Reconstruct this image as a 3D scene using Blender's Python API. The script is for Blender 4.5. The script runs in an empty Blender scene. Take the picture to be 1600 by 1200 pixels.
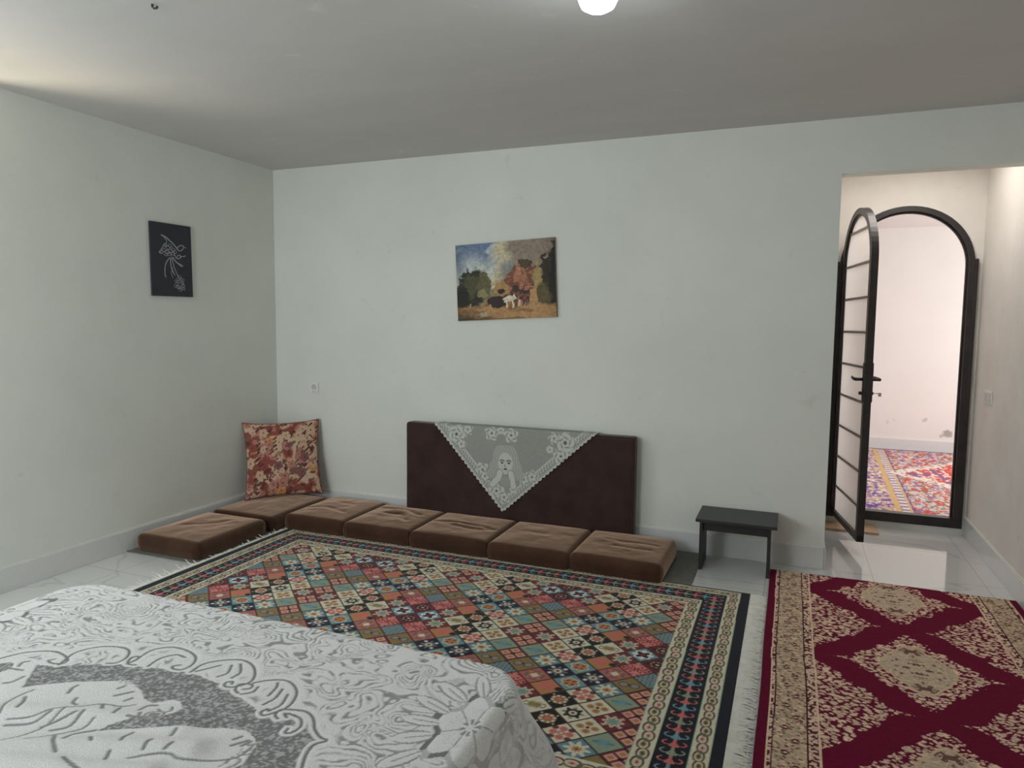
import bpy, bmesh, math, random
import numpy as np
from mathutils import Vector, Matrix

random.seed(7)
rng = np.random.default_rng(7)
scene = bpy.context.scene
COL = scene.collection
pi = math.pi

# ------------------------------------------------------------------ helpers
def lin(c):
    c = np.asarray(c, dtype=float) / 255.0
    return np.where(c <= 0.04045, c / 12.92, ((c + 0.055) / 1.055) ** 2.4)

def alb(c, k=2.3):
    """surface colour of a thing seen as sRGB c in the dim room"""
    return tuple(np.clip(lin(c) * k * 0.72, 0, 0.88))

def sm(e0, e1, x):
    t = np.clip((x - e0) / (e1 - e0), 0, 1)
    return t * t * (3 - 2 * t)

_T = np.random.default_rng(3).random((256, 256))
def vn(x, y, s=0):
    x = np.asarray(x, float) + s * 17.31; y = np.asarray(y, float) + s * 9.77
    i = np.floor(x).astype(int); j = np.floor(y).astype(int)
    f = x - i; g = y - j
    f = f * f * (3 - 2 * f); g = g * g * (3 - 2 * g)
    a = _T[i & 255, j & 255]; b = _T[(i + 1) & 255, j & 255]
    c = _T[i & 255, (j + 1) & 255]; d = _T[(i + 1) & 255, (j + 1) & 255]
    return (a * (1 - f) + b * f) * (1 - g) + (c * (1 - f) + d * f) * g

def fbm(x, y, o=4, s=0):
    v = 0; a = 0.5; t = 0
    for k in range(o):
        v = v + a * vn(x * 2 ** k, y * 2 ** k, s + k); t += a; a *= 0.5
    return v / t

def worley(x, y, s=0):
    """distance to the nearest jittered point and that point's id"""
    x = np.asarray(x, float); y = np.asarray(y, float)
    i0 = np.floor(x).astype(int); j0 = np.floor(y).astype(int)
    best = np.full(x.shape, 9.0); bid = np.zeros(x.shape)
    for di in (-1, 0, 1):
        for dj in (-1, 0, 1):
            i = i0 + di; j = j0 + dj
            px = i + _T[(i + s) & 255, (j + 31) & 255]; py = j + _T[(i + 77) & 255, (j + s + 5) & 255]
            d = np.hypot(x - px, y - py)
            m = d < best
            best = np.where(m, d, best); bid = np.where(m, _T[(i + 13 + s) & 255, (j + 57) & 255], bid)
    return best, bid

def segd(x, y, pts):
    d = np.full(x.shape, 1e9)
    for (ax, ay), (bx, by) in zip(pts[:-1], pts[1:]):
        vx, vy = bx - ax, by - ay
        l = vx * vx + vy * vy + 1e-12
        t = np.clip(((x - ax) * vx + (y - ay) * vy) / l, 0, 1)
        d = np.minimum(d, np.hypot(x - ax - t * vx, y - ay - t * vy))
    return d

def smooth_line(pts, n=4):
    """Catmull-Rom through the points"""
    P = [np.array(p, float) for p in pts]
    P = [2 * P[0] - P[1]] + P + [2 * P[-1] - P[-2]]
    out = []
    for a, b, c, d in zip(P[:-3], P[1:-2], P[2:-1], P[3:]):
        for k in range(n):
            t = k / n
            out.append(tuple(0.5 * (2 * b + (c - a) * t + (2 * a - 5 * b + 4 * c - d) * t * t + (3 * b - a - 3 * c + d) * t ** 3)))
    out.append(tuple(P[-2]))
    return out

def inpoly(x, y, poly):
    r = np.zeros(x.shape, bool)
    n = len(poly)
    for k in range(n):
        ax, ay = poly[k]; bx, by = poly[(k + 1) % n]
        if ay == by: continue
        c = ((ay > y) != (by > y)) & (x < (bx - ax) * (y - ay) / (by - ay) + ax)
        r ^= c
    return r

def blend(c, m, col):
    """lay colour col over the colour field c where mask m"""
    m = np.asarray(m, float)[..., None]
    return c * (1 - m) + np.asarray(col) * m

# ------------------------------------------------------------------ materials
MATS = {}
def mat(name, color=(0.8, 0.8, 0.8), rough=0.6, spec=0.5, var=None, vscale=8, bump=0, bscale=60, metal=0, attr=None, sheen=0, vdetail=5, stretch=None, coat=0, sheen_tint=None):
    if name in MATS: return MATS[name]
    m = bpy.data.materials.new(name); m.use_nodes = True
    nt = m.node_tree; N = nt.nodes; L = nt.links
    b = N['Principled BSDF']
    b.inputs['Roughness'].default_value = rough
    b.inputs['Specular IOR Level'].default_value = spec
    b.inputs['Metallic'].default_value = metal
    if sheen:
        b.inputs['Sheen Weight'].default_value = sheen
        b.inputs['Sheen Roughness'].default_value = 0.4
        if sheen_tint: b.inputs['Sheen Tint'].default_value = tuple(sheen_tint) + (1,); b.inputs['Sheen Roughness'].default_value = 0.35
    if coat: b.inputs['Coat Weight'].default_value = coat
    tc = N.new('ShaderNodeTexCoord')
    vec = tc.outputs['Object']
    if stretch:
        mp = N.new('ShaderNodeMapping'); mp.inputs['Scale'].default_value = stretch
        L.new(vec, mp.inputs['Vector']); vec = mp.outputs['Vector']
    src = None
    if attr:
        a = N.new('ShaderNodeAttribute'); a.attribute_name = attr; src = a.outputs['Color']
    c2 = tuple(color) + (1,)
    b.inputs['Base Color'].default_value = c2
    if var is not None:
        nz = N.new('ShaderNodeTexNoise'); nz.inputs['Scale'].default_value = vscale; nz.inputs['Detail'].default_value = vdetail
        nz.inputs['Roughness'].default_value = 0.6
        L.new(vec, nz.inputs['Vector'])
        cr = N.new('ShaderNodeValToRGB')
        cr.color_ramp.elements[0].position = 0.32; cr.color_ramp.elements[1].position = 0.68
        if attr:
            lo, hi = var
            cr.color_ramp.elements[0].color = (lo, lo, lo, 1); cr.color_ramp.elements[1].color = (hi, hi, hi, 1)
            mx = N.new('ShaderNodeMix'); mx.data_type = 'RGBA'; mx.blend_type = 'MULTIPLY'; mx.inputs[0].default_value = 1
            L.new(src, mx.inputs[6]); L.new(cr.outputs['Color'], mx.inputs[7]); src = mx.outputs[2]
        else:
            cr.color_ramp.elements[0].color = c2; cr.color_ramp.elements[1].color = tuple(var) + (1,)
            src = cr.outputs['Color']
        L.new(nz.outputs['Fac'], cr.inputs['Fac'])
    if src is not None: L.new(src, b.inputs['Base Color'])
    if bump:
        n2 = N.new('ShaderNodeTexNoise'); n2.inputs['Scale'].default_value = bscale; n2.inputs['Detail'].default_value = 4
        L.new(vec, n2.inputs['Vector'])
        bp = N.new('ShaderNodeBump'); bp.inputs['Strength'].default_value = bump; bp.inputs['Distance'].default_value = 0.01
        L.new(n2.outputs['Fac'], bp.inputs['Height']); L.new(bp.outputs['Normal'], b.inputs['Normal'])
    MATS[name] = m
    return m

# ------------------------------------------------------------------ objects
def put(name, me, m=None, parent=None, loc=None, rot=None, smooth=False):
    o = bpy.data.objects.new(name, me); COL.objects.link(o)
    if m is not None: me.materials.append(m)
    if parent is not None: o.parent = parent
    if loc is not None: o.location = loc
    if rot is not None: o.rotation_euler = rot
    if smooth: me.shade_smooth()
    return o

def from_bm(name, bm, m=None, parent=None, smooth=False, **k):
    bmesh.ops.recalc_face_normals(bm, faces=bm.faces)
    me = bpy.data.meshes.new(name); bm.to_mesh(me); bm.free()
    return put(name, me, m, parent, smooth=smooth, **k)

def box(bm, x0, x1, y0, y1, z0, z1, bev=0.0, seg=2):
    r = bmesh.ops.create_cube(bm, size=1)
    vs = r['verts']
    for v in vs:
        v.co = Vector(((x0 + x1) / 2 + v.co.x * (x1 - x0), (y0 + y1) / 2 + v.co.y * (y1 - y0), (z0 + z1) / 2 + v.co.z * (z1 - z0)))
    if bev:
        es = list({e for v in vs for e in v.link_edges})
        bmesh.ops.bevel(bm, geom=es, offset=bev, segments=seg, affect='EDGES', profile=0.6)

def boxo(name, x0, x1, y0, y1, z0, z1, m, parent=None, bev=0.0, seg=2):
    bm = bmesh.new(); box(bm, x0, x1, y0, y1, z0, z1, bev, seg)
    return from_bm(name, bm, m, parent)

def tube(bm, pts, r, n=8, caps=True):
    pts = [Vector(p) for p in pts]
    rings = []
    for i, p in enumerate(pts):
        t = (pts[min(i + 1, len(pts) - 1)] - pts[max(i - 1, 0)]).normalized()
        a = t.cross(Vector((0, 0, 1)))
        if a.length < 0.05: a = t.cross(Vector((1, 0, 0)))
        a.normalize(); b = t.cross(a)
        rr = r[i] if isinstance(r, (list, tuple)) else r
        rings.append([bm.verts.new(p + (a * math.cos(2 * pi * k / n) + b * math.sin(2 * pi * k / n)) * rr) for k in range(n)])
    for r0, r1 in zip(rings[:-1], rings[1:]):
        for k in range(n):
            bm.faces.new((r0[k], r0[(k + 1) % n], r1[(k + 1) % n], r1[k]))
    if caps:
        bm.faces.new(rings[0]); bm.faces.new(rings[-1])

def lathe(bm, prof, n=32, origin=(0, 0, 0)):
    o = Vector(origin); rings = []
    for r, z in prof:
        if r < 1e-6: rings.append([bm.verts.new(o + Vector((0, 0, z)))])
        else: rings.append([bm.verts.new(o + Vector((r * math.cos(2 * pi * k / n), r * math.sin(2 * pi * k / n), z))) for k in range(n)])
    for a, b in zip(rings[:-1], rings[1:]):
        for k in range(n):
            q = [a[k % len(a)], a[(k + 1) % len(a)], b[(k + 1) % len(b)], b[k % len(b)]]
            q = list(dict.fromkeys(q))
            if len(q) > 2: bm.faces.new(q)

def prism(bm, poly, axis, d0, d1):
    """extrude a 2D polygon along an axis (0 x, 1 y, 2 z)"""
    def P(a, b, d):
        return {0: (d, a, b), 1: (a, d, b), 2: (a, b, d)}[axis]
    A = [bm.verts.new(P(a, b, d0)) for a, b in poly]; B = [bm.verts.new(P(a, b, d1)) for a, b in poly]
    n = len(poly)
    bm.faces.new(A); bm.faces.new(B[::-1])
    for k in range(n): bm.faces.new((A[k], A[(k + 1) % n], B[(k + 1) % n], B[k]))

def band(bm, outer, inner, axis, d0, d1, closed=False):
    """solid strip between two polylines of equal count"""
    def P(p, d):
        a, b = p
        return bm.verts.new({0: (d, a, b), 1: (a, d, b), 2: (a, b, d)}[axis])
    V = [[P(p, d) for p in line] for line in (outer, inner) for d in (d0, d1)]
    o0, o1, i0, i1 = V
    n = len(outer)
    for k in range(n if closed else n - 1):
        j = (k + 1) % n
        for a, b in ((o0, o1), (o1, i1), (i1, i0), (i0, o0)):
            bm.faces.new((a[k], a[j], b[j], b[k]))
    if not closed:
        for k in (0, n - 1): bm.faces.new((o0[k], o1[k], i1[k], i0[k]))

def grid(name, P, colors=None, m=None, parent=None, keep=None, skirt=None, smooth=True, back=None):
    """mesh from an (ny,nx,3) array of points; colors (ny,nx,3) go to the attribute 'col';
    skirt = vector added to the rim to close the sheet to a solid; keep masks the quads"""
    ny, nx = P.shape[:2]
    co = P.reshape(-1, 3)
    idx = np.arange(nx * ny).reshape(ny, nx)
    q = np.stack([idx[:-1, :-1], idx[:-1, 1:], idx[1:, 1:], idx[1:, :-1]], -1)
    q = q.reshape(-1, 4) if keep is None else q[keep]
    cols = None if colors is None else colors.reshape(-1, 3)
    loops = q.reshape(-1); starts = np.arange(len(q)) * 4
    if skirt is not None:
        rim = np.concatenate([idx[0, :], idx[1:, -1], idx[-1, -2::-1], idx[-2:0:-1, 0]])
        low = co[rim] + np.asarray(skirt)
        b0 = len(co); nr = len(rim)
        co = np.concatenate([co, low])
        if cols is not None: cols = np.concatenate([cols, cols[rim]])
        k = np.arange(nr); j = (k + 1) % nr
        sq = np.stack([rim[j], rim[k], b0 + k, b0 + j], -1)
        loops = np.concatenate([loops, sq.reshape(-1), (b0 + k)[::-1]])
        starts = np.concatenate([starts, len(q) * 4 + np.arange(nr) * 4, [len(q) * 4 + nr * 4]])
    me = bpy.data.meshes.new(name)
    me.vertices.add(len(co)); me.vertices.foreach_set('co', co.astype(np.float32).reshape(-1))
    me.loops.add(len(loops)); me.loops.foreach_set('vertex_index', loops.astype(np.int32))
    me.polygons.add(len(starts)); me.polygons.foreach_set('loop_start', starts.astype(np.int32))
    me.update(calc_edges=True); me.validate()
    if cols is not None:
        a = me.attributes.new('col', 'FLOAT_COLOR', 'POINT')
        rgba = np.ones((len(co), 4), np.float32); rgba[:, :3] = cols
        a.data.foreach_set('color', rgba.reshape(-1))
    if keep is not None:
        bm = bmesh.new(); bm.from_mesh(me)
        bmesh.ops.delete(bm, geom=[v for v in bm.verts if not v.link_faces], context='VERTS')
        bm.to_mesh(me); bm.free()
    o = put(name, me, m, parent, smooth=smooth)
    return o

def empty(name, loc, rotz=0.0):
    o = bpy.data.objects.new(name, None); COL.objects.link(o)
    o.location = loc; o.rotation_euler = (0, 0, rotz); o.empty_display_size = 0.1
    return o

def tag(o, label=None, cat=None, group=None, kind=None):
    for k, v in (('label', label), ('category', cat), ('group', group), ('kind', kind)):
        if v: o[k] = v
    return o

def struct(o, label=None, cat=None):
    return tag(o, label, cat, kind='structure')
BULB = 31.0
EXPOSURE = 0.0
LIGHTS = [
    ('window_daylight_left', (-4.10, 1.55, 1.90), (1.5, 1.15), 19, (0.90, 0.95, 1.0), (1, 0.1, -0.75)),
    ('added_window_bounce', (-4.95, 1.35, 0.15), (1.0, 0.8), 85, (1.0, 0.87, 0.66), (0.9, 0.35, 1.6)),  # added lamp standing in for warm bounce outside the left window
    ('window_daylight_front', (-2.7, -1.27, 1.6), (1.5, 1.25), 70, (0.94, 0.98, 1.0), (-0.5, 1, -0.0)),
    ('next_room_daylight', (3.75, 7.8, 1.65), (2.1, 1.4), 84, (1.0, 0.985, 0.97), (-1, -0.1, -0.15)),
    ('added_passage_light', (0.72, 5.15, 2.70), (0.45, 0.5), 7.5, (1.0, 0.94, 0.88), (0, 0, -1)),  # added unseen lamp that brightens the passage
]
# ------------------------------------------------------------------ the room: X along the back wall, Y into depth, Z up
XL, YB, H, BB = -3.981, 4.648, 2.73, 0.14        # left wall, back wall, ceiling, tile skirting height
XO, HO, XR = 0.231, 2.409, 1.216                 # passage opening: left edge, head, right wall
YE, YF = 5.83, 9.70                              # arched end wall, far wall of the next room
YFRONT = -1.2
TH = 0.12

def wall_mat(name, a, b, bump=0.12, s=1.3):
    m = mat(name, a, rough=0.72, spec=0.25, var=b, vscale=s, bump=bump, bscale=9)
    return m
M_wall = wall_mat('wall_paint', (0.71, 0.735, 0.685), (0.77, 0.795, 0.742))
M_wall2 = wall_mat('passage_plaster', (0.70, 0.665, 0.62), (0.80, 0.765, 0.72), 0.2, 2.2)
M_wall3 = wall_mat('far_room_paint', (0.80, 0.78, 0.75), (0.84, 0.82, 0.79))

def plaster(m, dirt=None):
    """faint trowel sweeps and a few filler patches in the paint"""
    nt = m.node_tree; N = nt.nodes; L = nt.links
    b = N['Principled BSDF']; src = b.inputs['Base Color'].links[0].from_socket
    tc = N.new('ShaderNodeTexCoord'); mp = N.new('ShaderNodeMapping')
    mp.inputs['Scale'].default_value = (1, 1, 1); L.new(tc.outputs['Object'], mp.inputs['Vector'])
    v = N.new('ShaderNodeTexNoise'); v.inputs['Scale'].default_value = 5.5; v.inputs['Detail'].default_value = 7; v.inputs['Distortion'].default_value = 1.6
    L.new(mp.outputs['Vector'], v.inputs['Vector'])
    r = N.new('ShaderNodeValToRGB'); r.color_ramp.elements[0].position = 0.66; r.color_ramp.elements[1].position = 0.78
    r.color_ramp.elements[0].color = (1, 1, 1, 1); r.color_ramp.elements[1].color = dirt or (0.90, 0.90, 0.87, 1)
    L.new(v.outputs['Fac'], r.inputs['Fac'])
    x = N.new('ShaderNodeMix'); x.data_type = 'RGBA'; x.blend_type = 'MULTIPLY'; x.inputs[0].default_value = 1
    L.new(src, x.inputs[6]); L.new(r.outputs['Color'], x.inputs[7]); L.new(x.outputs[2], b.inputs['Base Color'])
for m_ in (M_wall, M_wall2): plaster(m_)

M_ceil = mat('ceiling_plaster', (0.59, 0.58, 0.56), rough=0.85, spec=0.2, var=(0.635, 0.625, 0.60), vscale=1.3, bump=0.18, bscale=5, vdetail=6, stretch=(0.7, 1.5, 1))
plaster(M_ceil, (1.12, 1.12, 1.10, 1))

# floor: polished pale tiles with soft grey veins and thin joints
M_floor = bpy.data.materials.new('polished_tile'); M_floor.use_nodes = True
def tile_nodes(m, size, joint=True):
    nt = m.node_tree; N = nt.nodes; L = nt.links; b = N['Principled BSDF']
    b.inputs['Roughness'].default_value = 0.07; b.inputs['Specular IOR Level'].default_value = 0.6
    tc = N.new('ShaderNodeTexCoord')
    n1 = N.new('ShaderNodeTexNoise'); n1.inputs['Scale'].default_value = 0.55; n1.inputs['Detail'].default_value = 7; n1.inputs['Distortion'].default_value = 0.8; n1.inputs['Roughness'].default_value = 0.45
    L.new(tc.outputs['Object'], n1.inputs['Vector'])
    r1 = N.new('ShaderNodeValToRGB')
    e = r1.color_ramp.elements; e[0].position = 0.494; e[1].position = 0.5; e[0].color = (0.70, 0.71, 0.70, 1); e[1].color = (0.56, 0.57, 0.57, 1)
    k = r1.color_ramp.elements.new(0.506); k.color = (0.70, 0.71, 0.70, 1)
    L.new(n1.outputs['Fac'], r1.inputs['Fac'])
    out = r1.outputs['Color']
    if joint:
        mp = N.new('ShaderNodeMapping'); mp.inputs['Location'].default_value = (-0.505 + 0.0, -5.30, 0)
        L.new(tc.outputs['Object'], mp.inputs['Vector'])
        br = N.new('ShaderNodeTexBrick'); br.offset = 0.0; br.inputs['Scale'].default_value = 1.0
        br.inputs['Mortar Size'].default_value = 0.0022; br.inputs['Brick Width'].default_value = size[0]; br.inputs['Row Height'].default_value = size[1]
        br.inputs['Mortar Smooth'].default_value = 0.2
        br.inputs['Mortar'].default_value = (0.42, 0.42, 0.40, 1)
        L.new(mp.outputs['Vector'], br.inputs['Vector']); L.new(out, br.inputs['Color1']); L.new(out, br.inputs['Color2'])
        out = br.outputs['Color']
    L.new(out, b.inputs['Base Color'])
tile_nodes(M_floor, (0.6, 1.2))
M_base = bpy.data.materials.new('skirting_tile'); M_base.use_nodes = True
tile_nodes(M_base, (1, 1), False); [setattr(e_, 'color', (0.665, 0.675, 0.665, 1)) for e_ in list(next(n for n in M_base.node_tree.nodes if n.type == 'VALTORGB').color_ramp.elements)[1:2]]; M_base.node_tree.nodes['Principled BSDF'].inputs['Roughness'].default_value = 0.16
M_edge = mat('skirting_edge_grout', (0.78, 0.77, 0.72), rough=0.7)

bm = bmesh.new(); box(bm, XL - TH, XR + 2.6, YFRONT - TH, YF + TH, -0.1, 0)
struct(from_bm('floor', bm, M_floor), 'polished pale floor tiles with grey veins', 'floor')
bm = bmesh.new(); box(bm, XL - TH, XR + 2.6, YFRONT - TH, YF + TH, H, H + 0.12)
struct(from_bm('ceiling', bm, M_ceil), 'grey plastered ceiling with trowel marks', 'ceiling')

# back wall with the passage opening at its right end
bm = bmesh.new()
prism(bm, [(XL - TH, 0), (XO, 0), (XO, HO), (XR, HO), (XR, H), (XL - TH, H)], 1, YB, YB + TH)
struct(from_bm('wall_back', bm, M_wall), 'pale green-white painted wall behind the floor cushions', 'wall')
# passage walls
struct(boxo('wall_passage_left', XO - 0.10, XO, YB + TH, YE + TH, 0, H, M_wall2), 'short left wall of the passage', 'wall')
struct(boxo('wall_right', XR, XR + TH, YFRONT, YE + TH, 0, H, M_wall2), 'plastered right wall of the passage', 'wall')

# left wall with a window nearer than the picture shows
def wall_with_hole(name, axis, d0, d1, a0, a1, h, holes, m):
    bm = bmesh.new()
    xs = [a0]
    for (p, q, z0, z1) in holes:
        box3(bm, axis, xs[-1], p, d0, d1, 0, h); box3(bm, axis, p, q, d0, d1, 0, z0); box3(bm, axis, p, q, d0, d1, z1, h); xs.append(q)
    box3(bm, axis, xs[-1], a1, d0, d1, 0, h)
    bmesh.ops.remove_doubles(bm, verts=bm.verts, dist=1e-5)
    return from_bm(name, bm, m)
def box3(bm, axis, a0, a1, d0, d1, z0, z1):
    if axis == 0: box(bm, d0, d1, a0, a1, z0, z1)
    else: box(bm, a0, a1, d0, d1, z0, z1)
LWY0, LWY1, LWZ0, LWZ1 = 0.75, 2.36, 1.30, 2.50
struct(wall_with_hole('wall_left', 0, XL - 0.18, XL, YFRONT, YB + TH, H, [(LWY0, LWY1, LWZ0, LWZ1)], M_wall), 'pale painted wall with the small black plaque', 'wall')
FW = [(-3.3, -1.7, 0.95, 2.3)]
struct(wall_with_hole('wall_front', 1, YFRONT - TH, YFRONT, XL - 0.18, XR + TH, H, FW, M_wall), 'painted wall with a window behind the viewer', 'wall')

M_alu = mat('window_frame_white', (0.75, 0.75, 0.74), rough=0.35, var=(0.8, 0.8, 0.79), vscale=20)
def window(name, axis, d, a0, a1, z0, z1):
    """outer frame and one mullion"""
    bm = bmesh.new(); f = 0.05
    for (p, q, r, s) in ((a0, a0 + f, z0, z1), (a1 - f, a1, z0, z1), (a0 + f, a1 - f, z0, z0 + f), (a0 + f, a1 - f, z1 - f, z1), ((a0 + a1) / 2 - .02, (a0 + a1) / 2 + .02, z0 + f, z1 - f)):
        box3(bm, axis, p, q, d, d + 0.05, r, s)
    return struct(from_bm(name, bm, M_alu), 'white framed window', 'window')
window('window_1', 0, XL - 0.17, LWY0, LWY1, LWZ0, LWZ1)
window('window_2', 1, YFRONT - 0.11, *FW[0])

# arched end wall of the passage
ACX, ARI, ASP = 0.735, 0.432, 1.945                # arch centre, rough radius, spring height
AR = ARI + 0.012
bm = bmesh.new()
arc = [(ACX - AR * math.cos(t), ASP + AR * math.sin(t)) for t in np.linspace(0, pi, 33)]
inner = [(ACX - AR, 0.0)] + arc + [(ACX + AR, 0.0)]
prism_out = [(XO - 0.1, 0), (XO - 0.1, H), (XR + TH, H), (XR + TH, 0)]
def strip_wall(bm, inner, x0, x1, h, y0, y1):
    """wall between an inner arch line and the surrounding rectangle"""
    outer = []
    for (x, z) in inner:
        if z <= ASP: outer.append((x0 if x < ACX else x1, z))
        else:
            u = (x - (ACX - AR)) / (2 * AR); outer.append((x0 + (x1 - x0) * u, h))
    outer[1] = (x0, ASP); outer[-2] = (x1, ASP)
    o2, i2 = [], []
    for k, (o, i) in enumerate(zip(outer, inner)):
        o2.append(o); i2.append(i)
        if k == 1: o2.append((x0, h)); i2.append(i)
        if k == len(inner) - 3: o2.append((x1, h)); i2.append(inner[-2])
    band(bm, o2, i2, 1, y0, y1)
    bmesh.ops.dissolve_degenerate(bm, dist=1e-6, edges=bm.edges)
strip_wall(bm, inner, XO - 0.1, XR + TH, H, YE, YE + TH)
struct(from_bm('wall_passage_end', bm, M_wall2), 'passage end wall around the arched doorway', 'wall')

# next room
struct(boxo('wall_far_back', -1.6, XR + 2.6, YF, YF + TH, 0, H, M_wall3), 'bright far wall of the next room', 'wall')
struct(boxo('wall_far_left', -1.6, -1.48, YE + TH, YF, 0, H, M_wall3), 'left wall of the next room', 'wall')
struct(boxo('wall_far_front_left', -1.6, XO - 0.1, YE, YE + TH, 0, H, M_wall3), 'near wall of the next room', 'wall')
struct(boxo('wall_far_front_right', XR + TH, XR + 2.6, YE, YE + TH, 0, H, M_wall3), 'near wall of the next room', 'wall')
struct(boxo('ceiling_far', -1.48, XR + 2.48, YE + TH, YF, H - 0.02, H - 0.001, M_wall3), 'white painted ceiling of the next room', 'ceiling')
struct(wall_with_hole('wall_far_right', 0, XR + 2.48, XR + 2.6, YE + TH, YF, H, [(6.7, 8.9, 0.9, 2.4)], M_wall3), 'window wall of the next room', 'wall')
window('window_3', 0, XR + 2.52, 6.7, 8.9, 0.9, 2.4)

# dirt marks low on the far wall, in the wall's own paint
nt = M_wall3.node_tree; N = nt.nodes; L = nt.links; b = N['Principled BSDF']; src = b.inputs['Base Color'].links[0].from_socket
tc = N.new('ShaderNodeTexCoord')
def spot(src, c, r, colr):
    vm = N.new('ShaderNodeVectorMath'); vm.operation = 'DISTANCE'; vm.inputs[1].default_value = c
    nz = N.new('ShaderNodeTexNoise'); nz.inputs['Scale'].default_value = 14
    ad = N.new('ShaderNodeVectorMath'); ad.operation = 'MULTIPLY_ADD'; ad.inputs[1].default_value = (0.12, 0.12, 0.12)
    L.new(tc.outputs['Object'], nz.inputs['Vector']); L.new(nz.outputs['Color'], ad.inputs[0]); L.new(tc.outputs['Object'], ad.inputs[2])
    L.new(ad.outputs[0], vm.inputs[0])
    mr = N.new('ShaderNodeMapRange'); mr.inputs['From Min'].default_value = r; mr.inputs['From Max'].default_value = r * 0.55
    L.new(vm.outputs['Value'], mr.inputs['Value'])
    x = N.new('ShaderNodeMix'); x.data_type = 'RGBA'; L.new(mr.outputs['Result'], x.inputs[0]); L.new(src, x.inputs[6]); x.inputs[7].default_value = colr + (1,)
    return x.outputs[2]
o6 = 0.06
for c, r, k in (((1.775 + o6, YF + o6, 0.233 + o6), 0.055, (0.42, 0.41, 0.38)), ((1.73 + o6, YF + o6, 0.20 + o6), 0.04, (0.55, 0.53, 0.5)), ((1.52 + o6, YF + o6, 0.38 + o6), 0.035, (0.6, 0.58, 0.55)),
                ((1.12 + o6, YF + o6, 0.33 + o6), 0.03, (0.72, 0.69, 0.65)), ((1.2 + o6, YF + o6, 0.36 + o6), 0.02, (0.72, 0.68, 0.63))):
    src = spot(src, c, r, k)
L.new(src, b.inputs['Base Color'])

# tile skirtings
def skirting(name, axis, d, sgn, a0, a1):
    bm = bmesh.new()
    if axis == 1: box(bm, a0, a1, min(d, d - 0.011 * sgn), max(d, d - 0.011 * sgn), 0, BB - 0.004, 0.002, 1)
    else: box(bm, min(d, d - 0.011 * sgn), max(d, d - 0.011 * sgn), a0, a1, 0, BB - 0.004, 0.002, 1)
    o = from_bm(name, bm, M_base); struct(o, 'pale tile skirting', 'skirting')
    if axis == 1: e = boxo('grout_edge', a0, a1, min(d, d - 0.008 * sgn), max(d, d - 0.008 * sgn), BB - 0.004, BB + 0.004, M_edge, o)
    else: e = boxo('grout_edge', min(d, d - 0.008 * sgn), max(d, d - 0.008 * sgn), a0, a1, BB - 0.004, BB + 0.004, M_edge, o)
    return o
skirting('baseboard_back', 1, YB, 1, XL, XO)
skirting('baseboard_left', 0, XL, -1, YFRONT, YB - 0.011)
skirting('baseboard_right', 0, XR, 1, YFRONT, YE)
skirting('baseboard_passage_left', 0, XO, -1, YB, YE)
skirting('baseboard_passage_end', 1, YE, 1, ACX + AR + 0.005, XR - 0.011)
skirting('baseboard_far_back', 1, YF, 1, -1.48, XR + 2.48)

# ceiling hook
M_rust = mat('rusty_iron', (0.05, 0.04, 0.035), rough=0.7, var=(0.1, 0.07, 0.05), vscale=40)
bm = bmesh.new()
tube(bm, [(-2.37, 2.10, H), (-2.37, 2.10, H - 0.010), (-2.362, 2.10, H - 0.017), (-2.352, 2.105, H - 0.015), (-2.350, 2.105, H - 0.008)], 0.0045, 8)
tag(from_bm('ceiling_hook', bm, M_rust, smooth=True), 'small dark iron hook in the grey ceiling', 'hook')

# ------------------------------------------------------------------ arched metal door
M_black = mat('black_painted_steel', (0.016, 0.013, 0.014), rough=0.38, spec=0.5, var=(0.03, 0.024, 0.024), vscale=12, bump=0.1, bscale=30)
M_glass = bpy.data.materials.new('frosted_glass'); M_glass.use_nodes = True
nt = M_glass.node_tree; N = nt.nodes; b = N['Principled BSDF']
b.inputs['Base Color'].default_value = (0.96, 0.94, 0.92, 1); b.inputs['Roughness'].default_value = 0.22
b.inputs['Transmission Weight'].default_value = 0.92; b.inputs['IOR'].default_value = 1.2
nz = N.new('ShaderNodeTexNoise'); nz.inputs['Scale'].default_value = 90
bp = N.new('ShaderNodeBump'); bp.inputs['Strength'].default_value = 0.15; bp.inputs['Distance'].default_value = 0.004
nt.links.new(nz.outputs['Fac'], bp.inputs['Height']); nt.links.new(bp.outputs['Normal'], b.inputs['Normal'])
tl = N.new('ShaderNodeBsdfTranslucent'); tl.inputs['Color'].default_value = (0.95, 0.93, 0.91, 1)
mxs = N.new('ShaderNodeMixShader'); mxs.inputs[0].default_value = 0.5
nt.links.new(b.outputs[0], mxs.inputs[1]); nt.links.new(tl.outputs[0], mxs.inputs[2]); nt.links.new(mxs.outputs[0], N['Material Output'].inputs['Surface'])

def archline(r, cx, z0, n=32, sp=ASP):
    return [(cx - r, z0)] + [(cx - r * math.cos(t), sp + r * math.sin(t)) for t in np.linspace(0, pi, n + 1)] + [(cx + r, z0)]
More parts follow.
